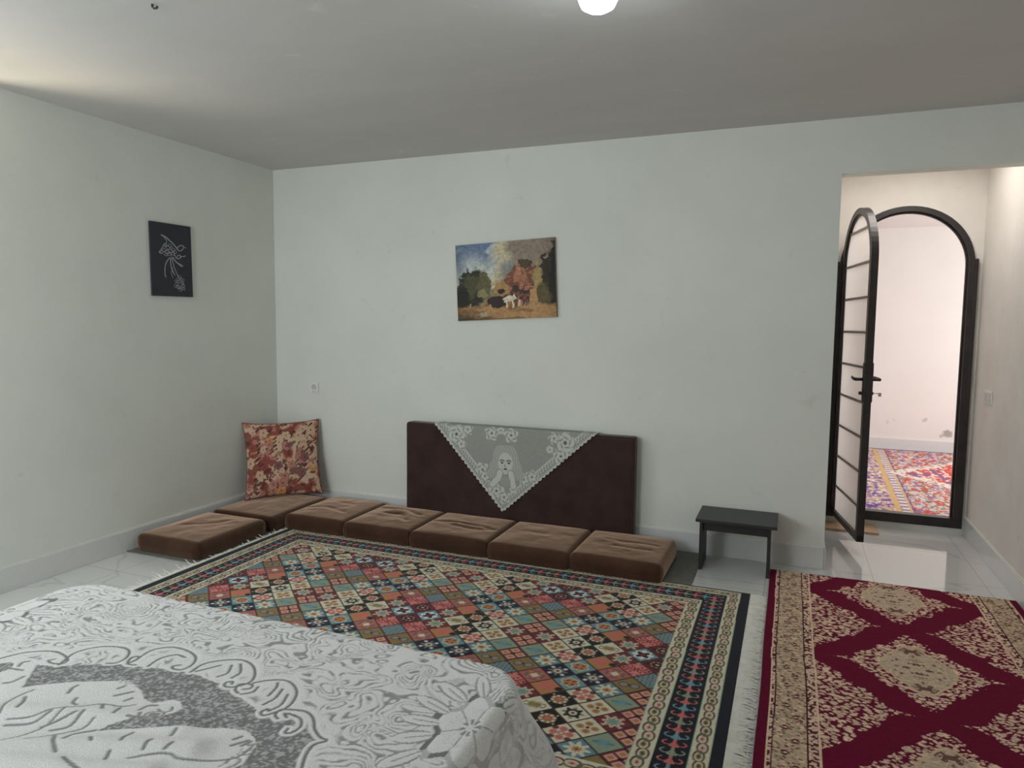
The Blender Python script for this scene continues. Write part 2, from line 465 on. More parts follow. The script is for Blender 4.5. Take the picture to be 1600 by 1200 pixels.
# fixed frame: trim_1 with its sill and the wider side posts
tf = struct(empty('trim_1', (0, 0, 0)), 'black steel arched door frame', 'door frame')
bm = bmesh.new(); band(bm, archline(ARI, ACX, 0.065), archline(ARI - 0.036, ACX, 0.065), 1, YE - 0.03, YE + 0.04); from_bm('arch_frame', bm, M_black, tf)
bm = bmesh.new(); band(bm, archline(ARI - 0.036, ACX, 0.12), archline(ARI - 0.048, ACX, 0.12), 1, YE + 0.015, YE + 0.04); from_bm('door_stop', bm, M_black, tf)
boxo('sill_bar', ACX - ARI, ACX + ARI, YE - 0.035, YE + 0.045, 0.055, 0.125, M_black, tf, 0.004)
boxo('side_post', ACX + ARI, ACX + ARI + 0.020, YE - 0.035, YE - 0.001, 0.055, 1.99, M_black, tf, 0.003)
boxo('side_post', ACX - ARI - 0.020, ACX - ARI, YE - 0.035, YE - 0.001, 0.055, 1.99, M_black, tf, 0.003)
M_plast = mat('white_filler', (0.80, 0.78, 0.75), rough=0.8, var=(0.72, 0.70, 0.66), vscale=9, bump=0.3, bscale=40)
bm = bmesh.new()
band(bm, [(ACX - (ARI + .012) * math.cos(t), ASP + (ARI + .012) * math.sin(t)) for t in np.linspace(.1, pi - .1, 29)], [(ACX - ARI * math.cos(t), ASP + ARI * math.sin(t)) for t in np.linspace(.1, pi - .1, 29)], 1, YE - 0.008, YE + 0.01)
from_bm('plaster_edge', bm, M_plast, tf)
struct(boxo('trim_2', ACX - ARI - 0.02, ACX + ARI + 0.02, YE - 0.02, YE + TH, 0, 0.055, M_base), 'tiled door step', 'step')

# the open leaf: local x runs from the hinge to the free edge
hx, hy = 0.340, 5.785
ang = math.atan2(5.062 - 5.785, 0.462 - 0.340)
W = 0.755
leaf = struct(empty('door_1', (hx, hy, 0), ang), 'open arched black steel door leaf with pale glass', 'door')
lc = W / 2
def leafline(r, z0): return archline(r, lc, z0, 32, ASP - 0.005)
bm = bmesh.new(); band(bm, leafline(lc, 0.088), leafline(lc - 0.042, 0.13), 1, -0.022, 0.022)
box(bm, 0.0, W, -0.022, 0.022, 0.088, 0.130)
from_bm('leaf_frame', bm, M_black, leaf)
bm = bmesh.new(); band(bm, leafline(lc - 0.042, 0.13), leafline(lc - 0.054, 0.142), 1, -0.012, 0.012); from_bm('glazing_bead', bm, M_black, leaf)
bm = bmesh.new()
gl = leafline(lc - 0.040, 0.128); prism(bm, gl, 1, -0.003, 0.003); from_bm('glass_pane', bm, M_glass, leaf)
M_bar = mat('grey_steel_bar', (0.20, 0.18, 0.165), rough=0.5, var=(0.26, 0.235, 0.215), vscale=14)
for k in range(9):
    z = 0.31 + 0.232 * k
    hw = lc - 0.044
    if z > ASP: hw = math.sqrt(max(0.0, (lc - 0.044) ** 2 - (z - ASP + 0.005) ** 2))
    boxo('glazing_bar', lc - hw, lc + hw, -0.009, 0.009, z - 0.008, z + 0.008, M_bar, leaf)
# lock, levers
xk = W - 0.022
lk = boxo('lock_plate', xk - 0.020, xk + 0.020, -0.030, 0.030, 1.015, 1.275, M_black, leaf, 0.008)
for s in (-1, 1):
    bm = bmesh.new()
    tube(bm, [(xk, s * 0.028, 1.165), (xk, s * 0.075, 1.165)], 0.010, 12)
    tube(bm, [(xk + 0.004, s * 0.070, 1.165), (xk - 0.03, s * 0.076, 1.166), (xk - 0.075, s * 0.074, 1.169), (xk - 0.115, s * 0.066, 1.175)], [0.011, 0.010, 0.009, 0.006], 10)
    from_bm('lever_handle', bm, M_black, leaf, smooth=True)
bm = bmesh.new(); tube(bm, [(xk, -0.050, 1.075), (xk, 0.036, 1.075)], 0.011, 12); from_bm('lock_cylinder', bm, M_black, leaf, smooth=True)
M_steel = mat('bright_key_steel', (0.5, 0.5, 0.48), rough=0.3, metal=0.9, var=(0.6, 0.6, 0.58), vscale=30)
bm = bmesh.new(); tube(bm, [(xk, 0.036, 1.075), (xk, 0.075, 1.075)], 0.003, 8); box(bm, xk - 0.002, xk + 0.002, 0.068, 0.086, 1.055, 1.082, 0.0015, 1)
tag(from_bm('key', bm, M_steel, leaf), 'bright key in the lock')
for z in (0.45, 1.20, 1.80):
    bm = bmesh.new(); tube(bm, [(-0.012, 0.0, z), (-0.012, 0.0, z + 0.09)], 0.011, 12); from_bm('hinge', bm, M_black, leaf, smooth=True)

# loose board on the floor under the leaf
M_wood = mat('bare_pale_board', (0.50, 0.33, 0.20), rough=0.55, var=(0.60, 0.42, 0.27), vscale=10, stretch=(2, 14, 2))
bm = bmesh.new(); box(bm, -0.21, 0.185, -0.105, 0.105, 0, 0.018, 0.002, 1)
ob = from_bm('floor_board', bm, M_wood); ob.location = (0.452, 5.69, 0); ob.rotation_euler = (0, 0, 0.0)
tag(ob, 'small bare wooden board lying under the arched door leaf', 'board')

# switch on the passage wall, socket on the back wall
M_pl = mat('white_plastic', (0.78, 0.78, 0.76), rough=0.3, var=(0.8, 0.8, 0.78), vscale=20)
M_dark = mat('dark_recess', (0.22, 0.22, 0.21), rough=0.6, var=(0.26, 0.26, 0.25), vscale=20)
M_grey = mat('grey_plastic', (0.55, 0.55, 0.54), rough=0.4, var=(0.60, 0.60, 0.59), vscale=20)
t = tag(empty('light_switch', (XR, 5.42, 1.05)), 'white light switch on the passage wall beside the arched doorway', 'switch')
boxo('cover_plate', -0.008, -0.0005, -0.085, 0.085, -0.044, 0.044, M_pl, t, 0.003)
for k in (-0.042, 0.042):
    boxo('rocker', -0.013, -0.006, k - 0.026, k + 0.026, -0.030, 0.030, M_grey, t, 0.003)
t = tag(empty('wall_socket', (-3.60, YB, 0.968)), 'white wall socket on the back wall above the floral pillow', 'socket')
boxo('cover_plate', -0.043, 0.043, -0.009, -0.0005, -0.046, 0.046, M_pl, t, 0.004)
bm = bmesh.new(); lathe(bm, [(0, 0.0006), (0.017, 0.0006), (0.020, 0.003), (0.023, 0.003), (0.024, -0.001)], 28)
bmesh.ops.rotate(bm, verts=bm.verts, cent=(0, 0, 0), matrix=Matrix.Rotation(pi / 2, 3, 'X')); bmesh.ops.translate(bm, verts=bm.verts, vec=(0, -0.009, 0.008))
from_bm('socket_well', bm, M_grey, t, smooth=False)
bm = bmesh.new()
for k in (-0.009, 0.009): tube(bm, [(k, -0.0085, 0.008), (k, -0.0105, 0.008)], 0.0026, 10)
from_bm('pin_holes', bm, M_dark, t)
boxo('name_strip', -0.02, 0.02, -0.0105, -0.008, -0.034, -0.026, M_grey, t, 0.001, 1)

# ceiling bulb
M_em = bpy.data.materials.new('lit_bulb'); M_em.use_nodes = True
b = M_em.node_tree.nodes['Principled BSDF']; b.inputs['Base Color'].default_value = (0.9, 0.9, 0.9, 1)
b.inputs['Emission Color'].default_value = (0.86, 0.94, 1.0, 1); b.inputs['Emission Strength'].default_value = BULB
t = tag(empty('ceiling_lamp', (-0.64, 2.32, H)), 'lit white bulb hanging from the ceiling', 'lamp')
bm = bmesh.new(); lathe(bm, [(0, 0), (0.05, 0), (0.05, -0.012), (0.03, -0.02), (0.026, -0.05), (0, -0.05)], 32); from_bm('lamp_holder', bm, M_pl, t, smooth=True)
bm = bmesh.new(); lathe(bm, [(0.026, -0.05), (0.055, -0.065), (0.066, -0.085), (0.068, -0.13), (0.066, -0.16), (0.055, -0.185), (0.035, -0.197), (0, -0.201)], 40); from_bm('bulb', bm, M_em, t, smooth=True)
# ------------------------------------------------------------------ big patchwork rug
M_rug = mat('woven_wool_rug', rough=0.95, spec=0.1, attr='col', var=(0.86, 1.08), vscale=220, bump=0.5, bscale=420, sheen=0.15)
NAVY, CREAM, RED, SALM, TEAL, SAGE, OCH, OLV, BLK = [np.array(alb(c)) for c in
    ((21, 24, 38), (192, 186, 160), (110, 30, 38), (186, 92, 86), (92, 136, 146), (128, 140, 116), (168, 112, 62), (126, 106, 58), (30, 24, 24))]
PINK = np.array(alb((190, 140, 125))); GRY = np.array(alb((120, 122, 122))); WHT = np.array(alb((205, 205, 195))); BRN = np.array(alb((92, 50, 40)))

def rug_tiles(x, y):
    """lozenge compartments, each with a little woven device"""
    px, py = 0.157, 0.145
    u = (x + 1.752) / px + (y - 3.055) / py; v = (x + 1.752) / px - (y - 3.055) / py
    i = np.floor(u).astype(int); j = np.floor(v).astype(int)
    a = (u - i) * 2 - 1; b = (v - j) * 2 - 1
    P = 4
    fi = np.abs(((i + P) % (2 * P)) - P + 0.5).astype(int); fj = np.abs(((j + P) % (2 * P)) - P + 0.5).astype(int)
    par = ((i + j) & 1)
    lo = np.minimum(fi, fj); hi = np.maximum(fi, fj)
    seq = np.array([9, 13, 6, 8, 5, 4, 7, 12, 10, 15, 1, 2, 0, 3, 11, 14, 16, 17, 8, 2])
    kind = seq[(hi * (hi + 1) // 2 + lo) * 2 + par]
    r = np.hypot(a, b); th = np.arctan2(b, a)
    c = np.zeros(x.shape + (3,))
    def M(k): return kind == k
    def lay(k, m, col):
        c[...] = blend(c, M(k) * m, col)
    S = 0.10
    def disc(R, rr=None): return 1 - sm(R - S / 2, R + S / 2, r if rr is None else rr)
    def petals(n, R, d, ph=0): return disc(1.0, r / (R * (1 + d * np.cos(n * th + ph)) + 1e-3) )
    def dots(n, R, s, ph=0):
        q = (th + ph) / (2 * pi / n); q = (q - np.floor(q) - 0.5) * 2 * pi / n
        return 1 - sm(s * 0.6, s, np.hypot(r * np.cos(q) - R, r * np.sin(q)))
    bg = {0: NAVY, 1: CREAM, 2: RED, 3: TEAL, 4: GRY, 5: CREAM, 6: SALM, 7: OCH, 8: RED, 9: TEAL, 10: OLV, 11: CREAM, 12: SALM * 0.8, 13: RED * 0.8, 14: TEAL * 0.85, 15: BLK, 16: SAGE, 17: CREAM}
    for k, col in bg.items(): c[M(k)] = col
    one = np.ones(x.shape)
    lay(0, petals(8, 0.62, 0.3), GRY * 0.7); lay(0, disc(0.32), CREAM); lay(0, disc(0.16), RED); lay(0, dots(4, 0.72, 0.2, pi / 4), WHT)
    lay(1, petals(8, 0.66, 0.22), BLK); lay(1, disc(0.3), CREAM); lay(1, disc(0.14), RED); lay(1, dots(4, 0.62, 0.16), GRY)
    for sx in (-1, 1):
        for sy in (-1, 1):
            q = np.maximum(np.abs(a - 0.45 * sx), np.abs(b - 0.45 * sy)); lay(2, 1 - sm(0.3, 0.38, q), PINK * 1.1); lay(2, 1 - sm(0.16, 0.24, q), OCH)
    lay(2, disc(0.2), BLK)
    lay(3, petals(6, 0.72, 0.12), CREAM * 0.9); lay(3, petals(6, 0.6, 0.14), OCH); lay(3, dots(4, 0.34, 0.16, pi / 4), RED)
    hz = np.sin(13 * a) * np.sin(13 * b); lay(4, sm(-0.2, 0.3, hz), TEAL * 0.9); lay(4, sm(0.5, 0.8, -hz), BLK)
    e = np.hypot((a + b) / 1.5, (a - b) / 0.75) * (1 + 0.12 * np.cos(9 * (a + b))); lay(5, 1 - sm(0.74, 0.84, e), BRN); lay(5, 1 - sm(0.62, 0.72, e), CREAM); lay(5, 1 - sm(0.5, 0.6, e), OLV * 1.1)
    w = np.sin(9 * a + 2 * np.sin(7 * b)) * np.sin(9 * b + 2 * np.sin(7 * a)); lay(6, sm(0.15, 0.5, w), RED); lay(6, sm(0.55, 0.8, -w), PINK)
    lay(7, 1 - sm(0.2, 0.9, np.hypot(a - 0.1, b + 0.1)), SALM); lay(7, 1 - sm(0.25, 0.35, np.hypot(a - 0.65, b - 0.65)), BLK)
    lay(8, petals(8, 0.66, 0.2), CREAM * 0.85); lay(8, petals(8, 0.46, 0.25), SAGE); lay(8, disc(0.2), TEAL); lay(8, dots(4, 0.85, 0.2, pi / 4), PINK)
    lay(9, petals(8, 0.8, 0.14), WHT); lay(9, petals(4, 0.5, 0.35), BLK); lay(9, disc(0.24), RED)
    for s in (-1, 1):
        q = np.hypot(a - 0.3 * s, b - 0.3 * s); lay(10, 1 - sm(0.36, 0.44, q), BRN); lay(10, 1 - sm(0.26, 0.34, q), GRY)
    lay(10, disc(0.12), BLK)
    lay(11, dots(4, 0.55, 0.36), SALM); lay(11, dots(4, 0.8, 0.3, pi / 4), BRN); lay(11, disc(0.26), SALM * 0.9); lay(11, disc(0.13), CREAM)
    lay(12, disc(0.78) * sm(0.5, 0.6, r), GRY * 0.55); lay(12, dots(4, 0.62, 0.2, pi / 4), OCH); lay(12, 1 - sm(0.24, 0.32, np.maximum(np.abs(a), np.abs(b))), CREAM)
    lay(13, petals(4, 0.62, 0.42, pi), BLK); lay(13, sm(0.02, 0.1, 0.12 - np.abs(r - 0.5)) * (np.cos(8 * th) > -0.4), PINK); lay(13, disc(0.16), PINK)
    lay(14, petals(8, 0.72, 0.3), CREAM); lay(14, petals(8, 0.3, 0.3), OCH); lay(14, disc(0.1), RED)
    lay(15, petals(8, 0.6, 0.1), OCH * 0.7); lay(15, dots(8, 0.5, 0.17), CREAM * 0.9); lay(15, disc(0.22), SALM); lay(15, dots(4, 0.82, 0.1, pi / 4), CREAM)
    lay(16, (1 - sm(0.09, 0.16, np.abs(a - b) / 1.4)) * (r < 0.75), TEAL * 0.7); lay(16, petals(4, 0.4, 0.4), TEAL)
    lay(17, dots(4, 0.5, 0.36), OCH); lay(17, dots(4, 0.5, 0.16), OLV); lay(17, disc(0.14), BLK); lay(17, sm(0.84, 0.9, np.maximum(np.abs(a), np.abs(b))), CREAM)
    ed = np.maximum(np.abs(a), np.abs(b))
    lnc = np.where((vn(i * 0.7, j * 0.9, 4) > 0.5)[..., None], np.array(alb((30, 52, 50))), np.array(alb((64, 26, 26))))
    m = sm(0.91, 0.955, ed)[..., None]
    c = c * (1 - m) + lnc * m
    return c

def rug_cream(s, q):
    """chain of rings on the cream guard band: s along in metres, q across -1..1"""
    p = 0.112
    k = np.floor(s / p); t = (s / p - k) * 2 - 1
    c = np.ones(s.shape + (3,)) * CREAM
    odd = (k.astype(int) & 1) == 0
    for (t0, q0, R) in ((-0.5, 0.1, 0.52), (0.5, -0.1, 0.52)):
        d = np.hypot((t - t0) * 0.9, (q - q0))
        ring = 1 - sm(0.05, 0.16, np.abs(d - R))
        c = blend(c, ring * ((t - t0) > -0.1), BRN); c = blend(c, ring * ((t - t0) <= -0.1), np.array(alb((86, 100, 76))))
        c = blend(c, 1 - sm(R * 0.45, R * 0.62, d), np.where((odd if t0 < 0 else ~odd)[..., None], PINK, OLV))
        c = blend(c, 1 - sm(0.08, 0.14, d), np.where((odd if t0 < 0 else ~odd)[..., None], BRN, BLK))
    return blend(c, sm(0.90, 0.97, np.abs(q)), np.array(alb((120, 150, 130))))

def rug_black(s, q):
    """hooked devices on the dark main border"""
    p = 0.051
    k = np.floor(s / p).astype(int); t = (s / p - k) * 2 - 1
    pal = np.stack([TEAL * 1.15, SALM, SAGE, SALM * 0.95 + RED * 0.3])
    hc = pal[k % 4]
    c = np.ones(s.shape + (3,)) * NAVY * 0.8
    aq = np.abs(q)
    hook = (1 - sm(0.10, 0.2, np.abs(np.hypot((aq - 0.42) / 0.36, (t - 0.15) / 0.62) - 0.82))) * ((t < 0.2) | (aq > 0.5)) * (aq < 0.86)
    c = blend(c, hook, hc)
    c = blend(c, 1 - sm(0.07, 0.13, aq), hc)
    c = blend(c, (1 - sm(0.0, 0.12, np.abs(t + 0.5) - 0.16)) * (aq < 0.3), hc)
    return c

RX0, RX1, RY0, RY1 = -3.345, -0.158, 1.93, 4.018
def rug_color(x, y):
    dx = np.minimum(x - RX0, RX1 - x); dy = np.minimum(y - RY0, RY1 - y)
    # end bands are wider (a plain dark kilim strip), side bands start almost at the edge
    sx = dx - 0.052; sy = dy - 0.012
    e = np.minimum(sx, sy)
    onx = sx < sy
    s = np.where(onx, y, x)
    c = rug_tiles(x, y)
    b1, b2, b3 = 0.070, 0.188, 0.268
    qn = lambda a, b: (e - a) / (b - a) * 2 - 1
    m3 = (e >= b2) & (e < b3); m2 = (e >= b1) & (e < b2); m1 = (e >= 0) & (e < b1)
    c[m3] = rug_cream(s, qn(b2, b3))[m3]; c[m2] = rug_black(s, qn(b1, b2))[m2]; c[m1] = rug_cream(s, qn(0, b1))[m1]
    c[e < 0] = NAVY * 0.75
    wv = 0.84 + 0.14 * vn(x * 140, y * 140, 2)
    g = c.mean(-1, keepdims=True)
    return (g + (c - g) * 0.88) * wv[..., None]
NX, NY = 900, 560
gx, gy = np.meshgrid(np.linspace(RX0, RX1, NX), np.linspace(RY0, RY1, NY))
# the weave wanders a little
wx = gx + 0.006 * (vn(gx * 3, gy * 3, 5) - .5); wy = gy + 0.006 * (vn(gx * 3, gy * 3, 6) - .5)
cc = rug_color(np.clip(wx, RX0, RX1), np.clip(wy, RY0, RY1))
edge_w = 0.004 * (vn(gx * 2.2, gy * 2.2, 8) - .5)
P = np.stack([gx + edge_w, gy + edge_w + 0.006 * (gx - RX0) / (RX1 - RX0), 0.0075 + 0.0015 * vn(gx * 6, gy * 6, 7)], -1)
rug = grid('patchwork_rug', P, cc, M_rug, skirt=(0, 0, -0.0065))
tag(rug, 'large patchwork rug of small multicoloured lozenges with a dark hooked border', 'rug')

M_fr = mat('cotton_fringe', (0.68, 0.67, 0.60), rough=0.95, spec=0.1, var=(0.80, 0.79, 0.74), vscale=22)
def fringe(name, x_edge, sgn, y0, y1, n, l0, l1, w, z0, parent, curl=0.0, long_below=None):
    """knotted cotton strands joined by a narrow woven heading"""
    bm = bmesh.new()
    box(bm, min(x_edge - sgn * 0.004, x_edge + sgn * 0.006), max(x_edge - sgn * 0.004, x_edge + sgn * 0.006), y0, y1, z0 - 0.004, z0 + 0.003)
    for k in range(n):
        y = y0 + (y1 - y0) * (k + 0.5) / n
        l = random.uniform(l0, l1) * (1.7 if long_below and y < long_below else 1.0); dy = random.uniform(-0.35, 0.35) * l; hz = random.uniform(0.0, 0.004)
        lift = random.random() ** 6 * curl
        pr = None
        for t in (0, 0.3, 0.65, 1.0):
            px = x_edge + sgn * l * t; py = y + dy * t * t
            pz = z0 + hz * math.sin(pi * t) - 0.004 * t + lift * t * t
            ww = w * (1 - 0.55 * t) / 2
            r = [bm.verts.new((px, py - ww, pz)), bm.verts.new((px, py, pz + 0.0035 * (1 - t * .6))), bm.verts.new((px, py + ww, pz))]
            if pr:
                for q in (0, 1): bm.faces.new((pr[q], pr[q + 1], r[q + 1], r[q]))
                bm.faces.new((pr[2], pr[0], r[0], r[2]))
            pr = r
        bm.faces.new(pr)
    me = bpy.data.meshes.new(name); bm.to_mesh(me); bm.free()
    return put(name, me, M_fr, parent)
fringe('fringe', RX1, 1, RY0 + .01, RY1 - 0.005, 620, 0.070, 0.088, 0.0105, 0.0078, rug)
fringe('fringe', RX0, -1, RY0 + .01, RY1 - 0.03, 230, 0.026, 0.047, 0.013, 0.0078, rug, 0.035, long_below=3.19)

# ------------------------------------------------------------------ red runner with pale medallions
M_red = mat('cut_pile_carpet', rough=0.92, spec=0.1, attr='col', var=(0.85, 1.1), vscale=90, bump=0.5, bscale=300)
CX0, CX1, CY0, CY1 = -0.068, 1.198, 1.45, 4.482
MAR = np.array(alb((84, 14, 38), 2.7)); BEI = np.array(alb((164, 144, 120), 2.6)); BEI2 = np.array(alb((186, 158, 138), 2.6)); GRB = np.array(alb((160, 145, 126), 2.4)); DKM = np.array(alb((58, 24, 30)))
def red_color(x, y):
    cx = 0.567
    c = np.ones(x.shape + (3,)) * MAR
    X = np.abs(x - cx); k = 0.855
    def leaves(sc, s, th=0.42):
        # little slanted leaves and buds, mirrored about the middle line
        xx = X + 0.004 * np.sin(y * 70); r1 = worley((xx + 0.55 * y) / sc, (y - 0.55 * xx) / (sc * 0.55), s); r2 = worley(xx / (sc * 1.25), y / (sc * 1.0), s + 9)
        d = np.minimum(r1[0] * (0.8 + 0.6 * r1[1]), r2[0] * (0.75 + 0.9 * r2[1]) * 1.05)
        return 1 - sm(th - 0.07, th + 0.07, d)
    L1 = leaves(0.030, 1, 0.34)
    sh = lambda y0: np.abs((y - y0 + k / 2) % k - k / 2)
    wob = 0.05 * (fbm(x * 14, y * 14, 3, 4) - 0.5) + 0.02 * np.sin(np.arctan2(sh(4.237), X) * 12)
    for y0, x0 in ((4.237, 0.0), (4.237 - k / 2, 0.41)):
        Y = sh(y0); XX = np.abs(X - x0) if x0 else X
        R = XX / 0.335 + Y / 0.420
        point = np.maximum(np.abs(XX) / 0.34 + Y / 0.05, 0)      # side finials
        zone = (R + wob * 1.6 + 0.10 * (vn(X * 45, y * 45, 8) - .5) < 0.86) | ((np.abs(XX) / 0.335 + Y / 0.075 < 1.0))
        c = blend(c, L1 * zone, BEI2 * (0.8 + 0.35 * vn(x * 40, y * 40, 3))[..., None])
        if x0 == 0:
            R2 = (XX / 0.152) ** 1.25 + (Y / 0.235) ** 1.25 + wob * 1.2
            inn = R2 < 1; th_m = np.arctan2(Y / 0.235, XX / 0.152)
            ln = np.abs(np.sin(R2 * 14 + 2.5 * np.sin(3 * np.arctan2(Y, XX + 1e-4) * 2)))
            dk = sm(0.62, 0.72, fbm(np.abs(x - cx) * 46, Y * 46, 3, 9))
            ci = np.ones_like(c) * GRB
            ci = blend(ci, 1 - sm(0.08, 0.32, ln), BEI * 1.3); ci = blend(ci, 1 - sm(0.05, 0.2, np.abs(np.sin(th_m * 6 + R2 * 9))), BEI * 1.22); ci = blend(ci, dk, DKM * 1.6 + GRB * 0.15)
            c = np.where(inn[..., None], ci, c)
            c = blend(c, 1 - sm(0.03, 0.07, np.abs(R2 - 1)), BEI * 1.05)
    # borders
    e = np.minimum(x - CX0, CX1 - x)
    fl = sm(0.50, 0.60, fbm(e * 55 + 3, y * 48, 3, 2)) * (0.5 + 0.5 * np.sin(y * 46))
    bm_ = np.ones_like(c) * BEI * 0.95
    bm_ = blend(bm_, sm(0.56, 0.64, fbm(e * 90, y * 80, 2, 6)), GRB * 0.75)
    lf = worley(e / 0.022, (y + 0.3 * e) / 0.012, 5); bm_ = blend(bm_, (1 - sm(0.24, 0.34, lf[0])) * (lf[1] > 0.45), DKM * 1.9)
    lf = worley((e - 0.4 * y) / 0.03, y / 0.02, 8); bm_ = blend(bm_, (1 - sm(0.25, 0.33, lf[0])) * (lf[1] > 0.6), BEI2)
    q = (y * 38 / (2 * pi)); q = (q - np.floor(q) - .5); fd = np.hypot(e - 0.118 - 0.016 * np.sign(q), (np.abs(q) - 0.25) * 0.165)
    bm_ = blend(bm_, (1 - sm(0.014, 0.02, fd)) * (np.cos(np.arctan2(e - 0.118, (np.abs(q) - .25) * .165) * 6) > -0.5), DKM * 1.9)
    bm_ = blend(bm_, 1 - sm(0.004, 0.007, fd), BEI2)
    g = np.ones_like(c) * BEI2 * 0.95; g = blend(g, sm(0.50, 0.6, vn(e * 120, y * 110, 1)), DKM * 1.8)
    line = lambda p, w=0.0035: 1 - sm(w * 0.6, w, np.abs(e - p))
    mb = (e >= 0.037) & (e < 0.218)
    c[mb] = np.where(((e < 0.055) | (e > 0.178))[..., None], g, bm_)[mb]
    for p in (0.057, 0.176): c = blend(c, line(p), DKM)
    for p in (0.039, 0.216): c = blend(c, line(p, 0.005), BEI2)
    c[e < 0.037] = MAR * 0.85
    return c * (0.88 + 0.24 * vn(x * 160, y * 160, 3))[..., None]
NX, NY = 420, 900
gx, gy = np.meshgrid(np.linspace(CX0, CX1, NX), np.linspace(CY0, CY1, NY))
cc = red_color(gx + 0.004 * (vn(gx * 8, gy * 8, 2) - .5), gy)
P = np.stack([gx + 0.008 * (vn(gx * 0 + 3, gy * 2, 4) - .5), gy + 0.010 * (vn(gx * 3, gy * 0 + 1, 5) - .5), 0.0135 + 0.002 * vn(gx * 9, gy * 9, 7)], -1)
tag(grid('red_runner', P, cc, M_red, skirt=(0, 0, -0.0125)), 'dark red runner with pale diamond medallions beside the patchwork rug', 'carpet')

# ------------------------------------------------------------------ carpet in the next room
FX0, FX1, FY0, FY1 = -0.6, 3.2, 6.18, 9.66
def far_color(x, y):
    pur, gold, pk, rd, wh = [np.array(alb(c, 1.25)) for c in ((150, 122, 172), (218, 184, 130), (214, 178, 176), (216, 84, 74), (232, 222, 212))]
    dp = np.array(alb((110, 86, 160), 1.25)); olive = np.array(alb((150, 130, 90), 1.25))
    xb = x - 0.038 * (y - 6.68)
    n = fbm(x * 34, y * 17, 3, 1); n2 = fbm(x * 38, y * 19, 3, 7)
    c = np.ones(x.shape + (3,)) * pk * 0.95
    c = blend(c, sm(0.48, 0.56, n), pur); c = blend(c, sm(0.55, 0.62, n2), gold); c = blend(c, sm(0.62, 0.68, fbm(x * 40, y * 20, 2, 12)), dp); c = blend(c, sm(0.60, 0.66, fbm(x * 40, y * 20, 2, 17)), wh)
    m = xb > 0.875
    c2 = np.ones_like(c) * wh * 0.88
    c2 = blend(c2, sm(0.5, 0.58, n), pk); c2 = blend(c2, sm(0.56, 0.62, n2), pur); c2 = blend(c2, sm(0.6, 0.66, fbm(x * 40, y * 20, 2, 22)), olive); c2 = blend(c2, sm(0.62, 0.68, fbm(x * 40, y * 20, 2, 32)), rd)
    c = np.where(m[..., None], c2, c)
    gb = 1 - sm(0.018, 0.026, np.abs(xb - 0.877)); c = blend(c, gb, gold)
    lad = (xb > 0.905) & (xb < 0.965); c = np.where(lad[..., None], blend(np.ones_like(c) * wh, sm(0.2, 0.5, np.sin(y * 52)), pur * 0.9), c)
    c = blend(c, 1 - sm(0.008, 0.014, np.abs(xb - 0.972)), gold); c = blend(c, 1 - sm(0.004, 0.008, np.abs(xb - 0.99)), dp)
    R = np.abs(x - 1.95) / 0.86 + np.abs(y - 8.1) / 1.0 + 0.16 * (fbm(x * 7, y * 5, 3, 3) - .5)
    cm = np.ones_like(c) * rd; cm = blend(cm, sm(0.52, 0.6, n), np.array(alb((226, 110, 92), 1.25))); cm = blend(cm, sm(0.56, 0.62, n2), wh); cm = blend(cm, sm(0.62, 0.68, fbm(x * 24, y * 10, 2, 42)), pur * .8)
    c = blend(c, ((R > 0.98) & (R < 1.16)) * sm(0.4, 0.5, n2), wh * 1.05)
    c = np.where((R < 1)[..., None], cm, c)
    e = np.minimum(np.minimum(x - FX0, FX1 - x), np.minimum(y - FY0, FY1 - y))
    return blend(c, e < 0.05, pur * .7)
gx, gy = np.meshgrid(np.linspace(FX0, FX1, 420), np.linspace(FY0, FY1, 380))
M_far = mat('machine_carpet', rough=0.9, spec=0.1, attr='col', var=(0.9, 1.08), vscale=60)
tag(grid('bright_carpet', np.stack([gx, gy, np.full(gx.shape, 0.008)], -1), far_color(gx, gy), M_far, skirt=(0, 0, -0.007)), 'purple and gold carpet with red medallion seen through the arched door', 'carpet')

# ------------------------------------------------------------------ grey mats and brown floor cushions
M_mat = mat('grey_felt', (0.17, 0.17, 0.155), rough=0.95, spec=0.1, var=(0.21, 0.21, 0.195), vscale=30, bump=0.3, bscale=200)
tag(boxo('floor_mat', -3.36, -0.488, 4.035, YB - 0.012, 0.0005, 0.006, M_mat, None, 0.002, 1), 'thin grey mat under the cushion row along the back wall', 'mat')
tag(boxo('floor_mat', XL + 0.012, -3.37, 3.175, YB - 0.012, 0.0005, 0.006, M_mat, None, 0.002, 1), 'thin grey mat under the two cushions by the plaque wall', 'mat')

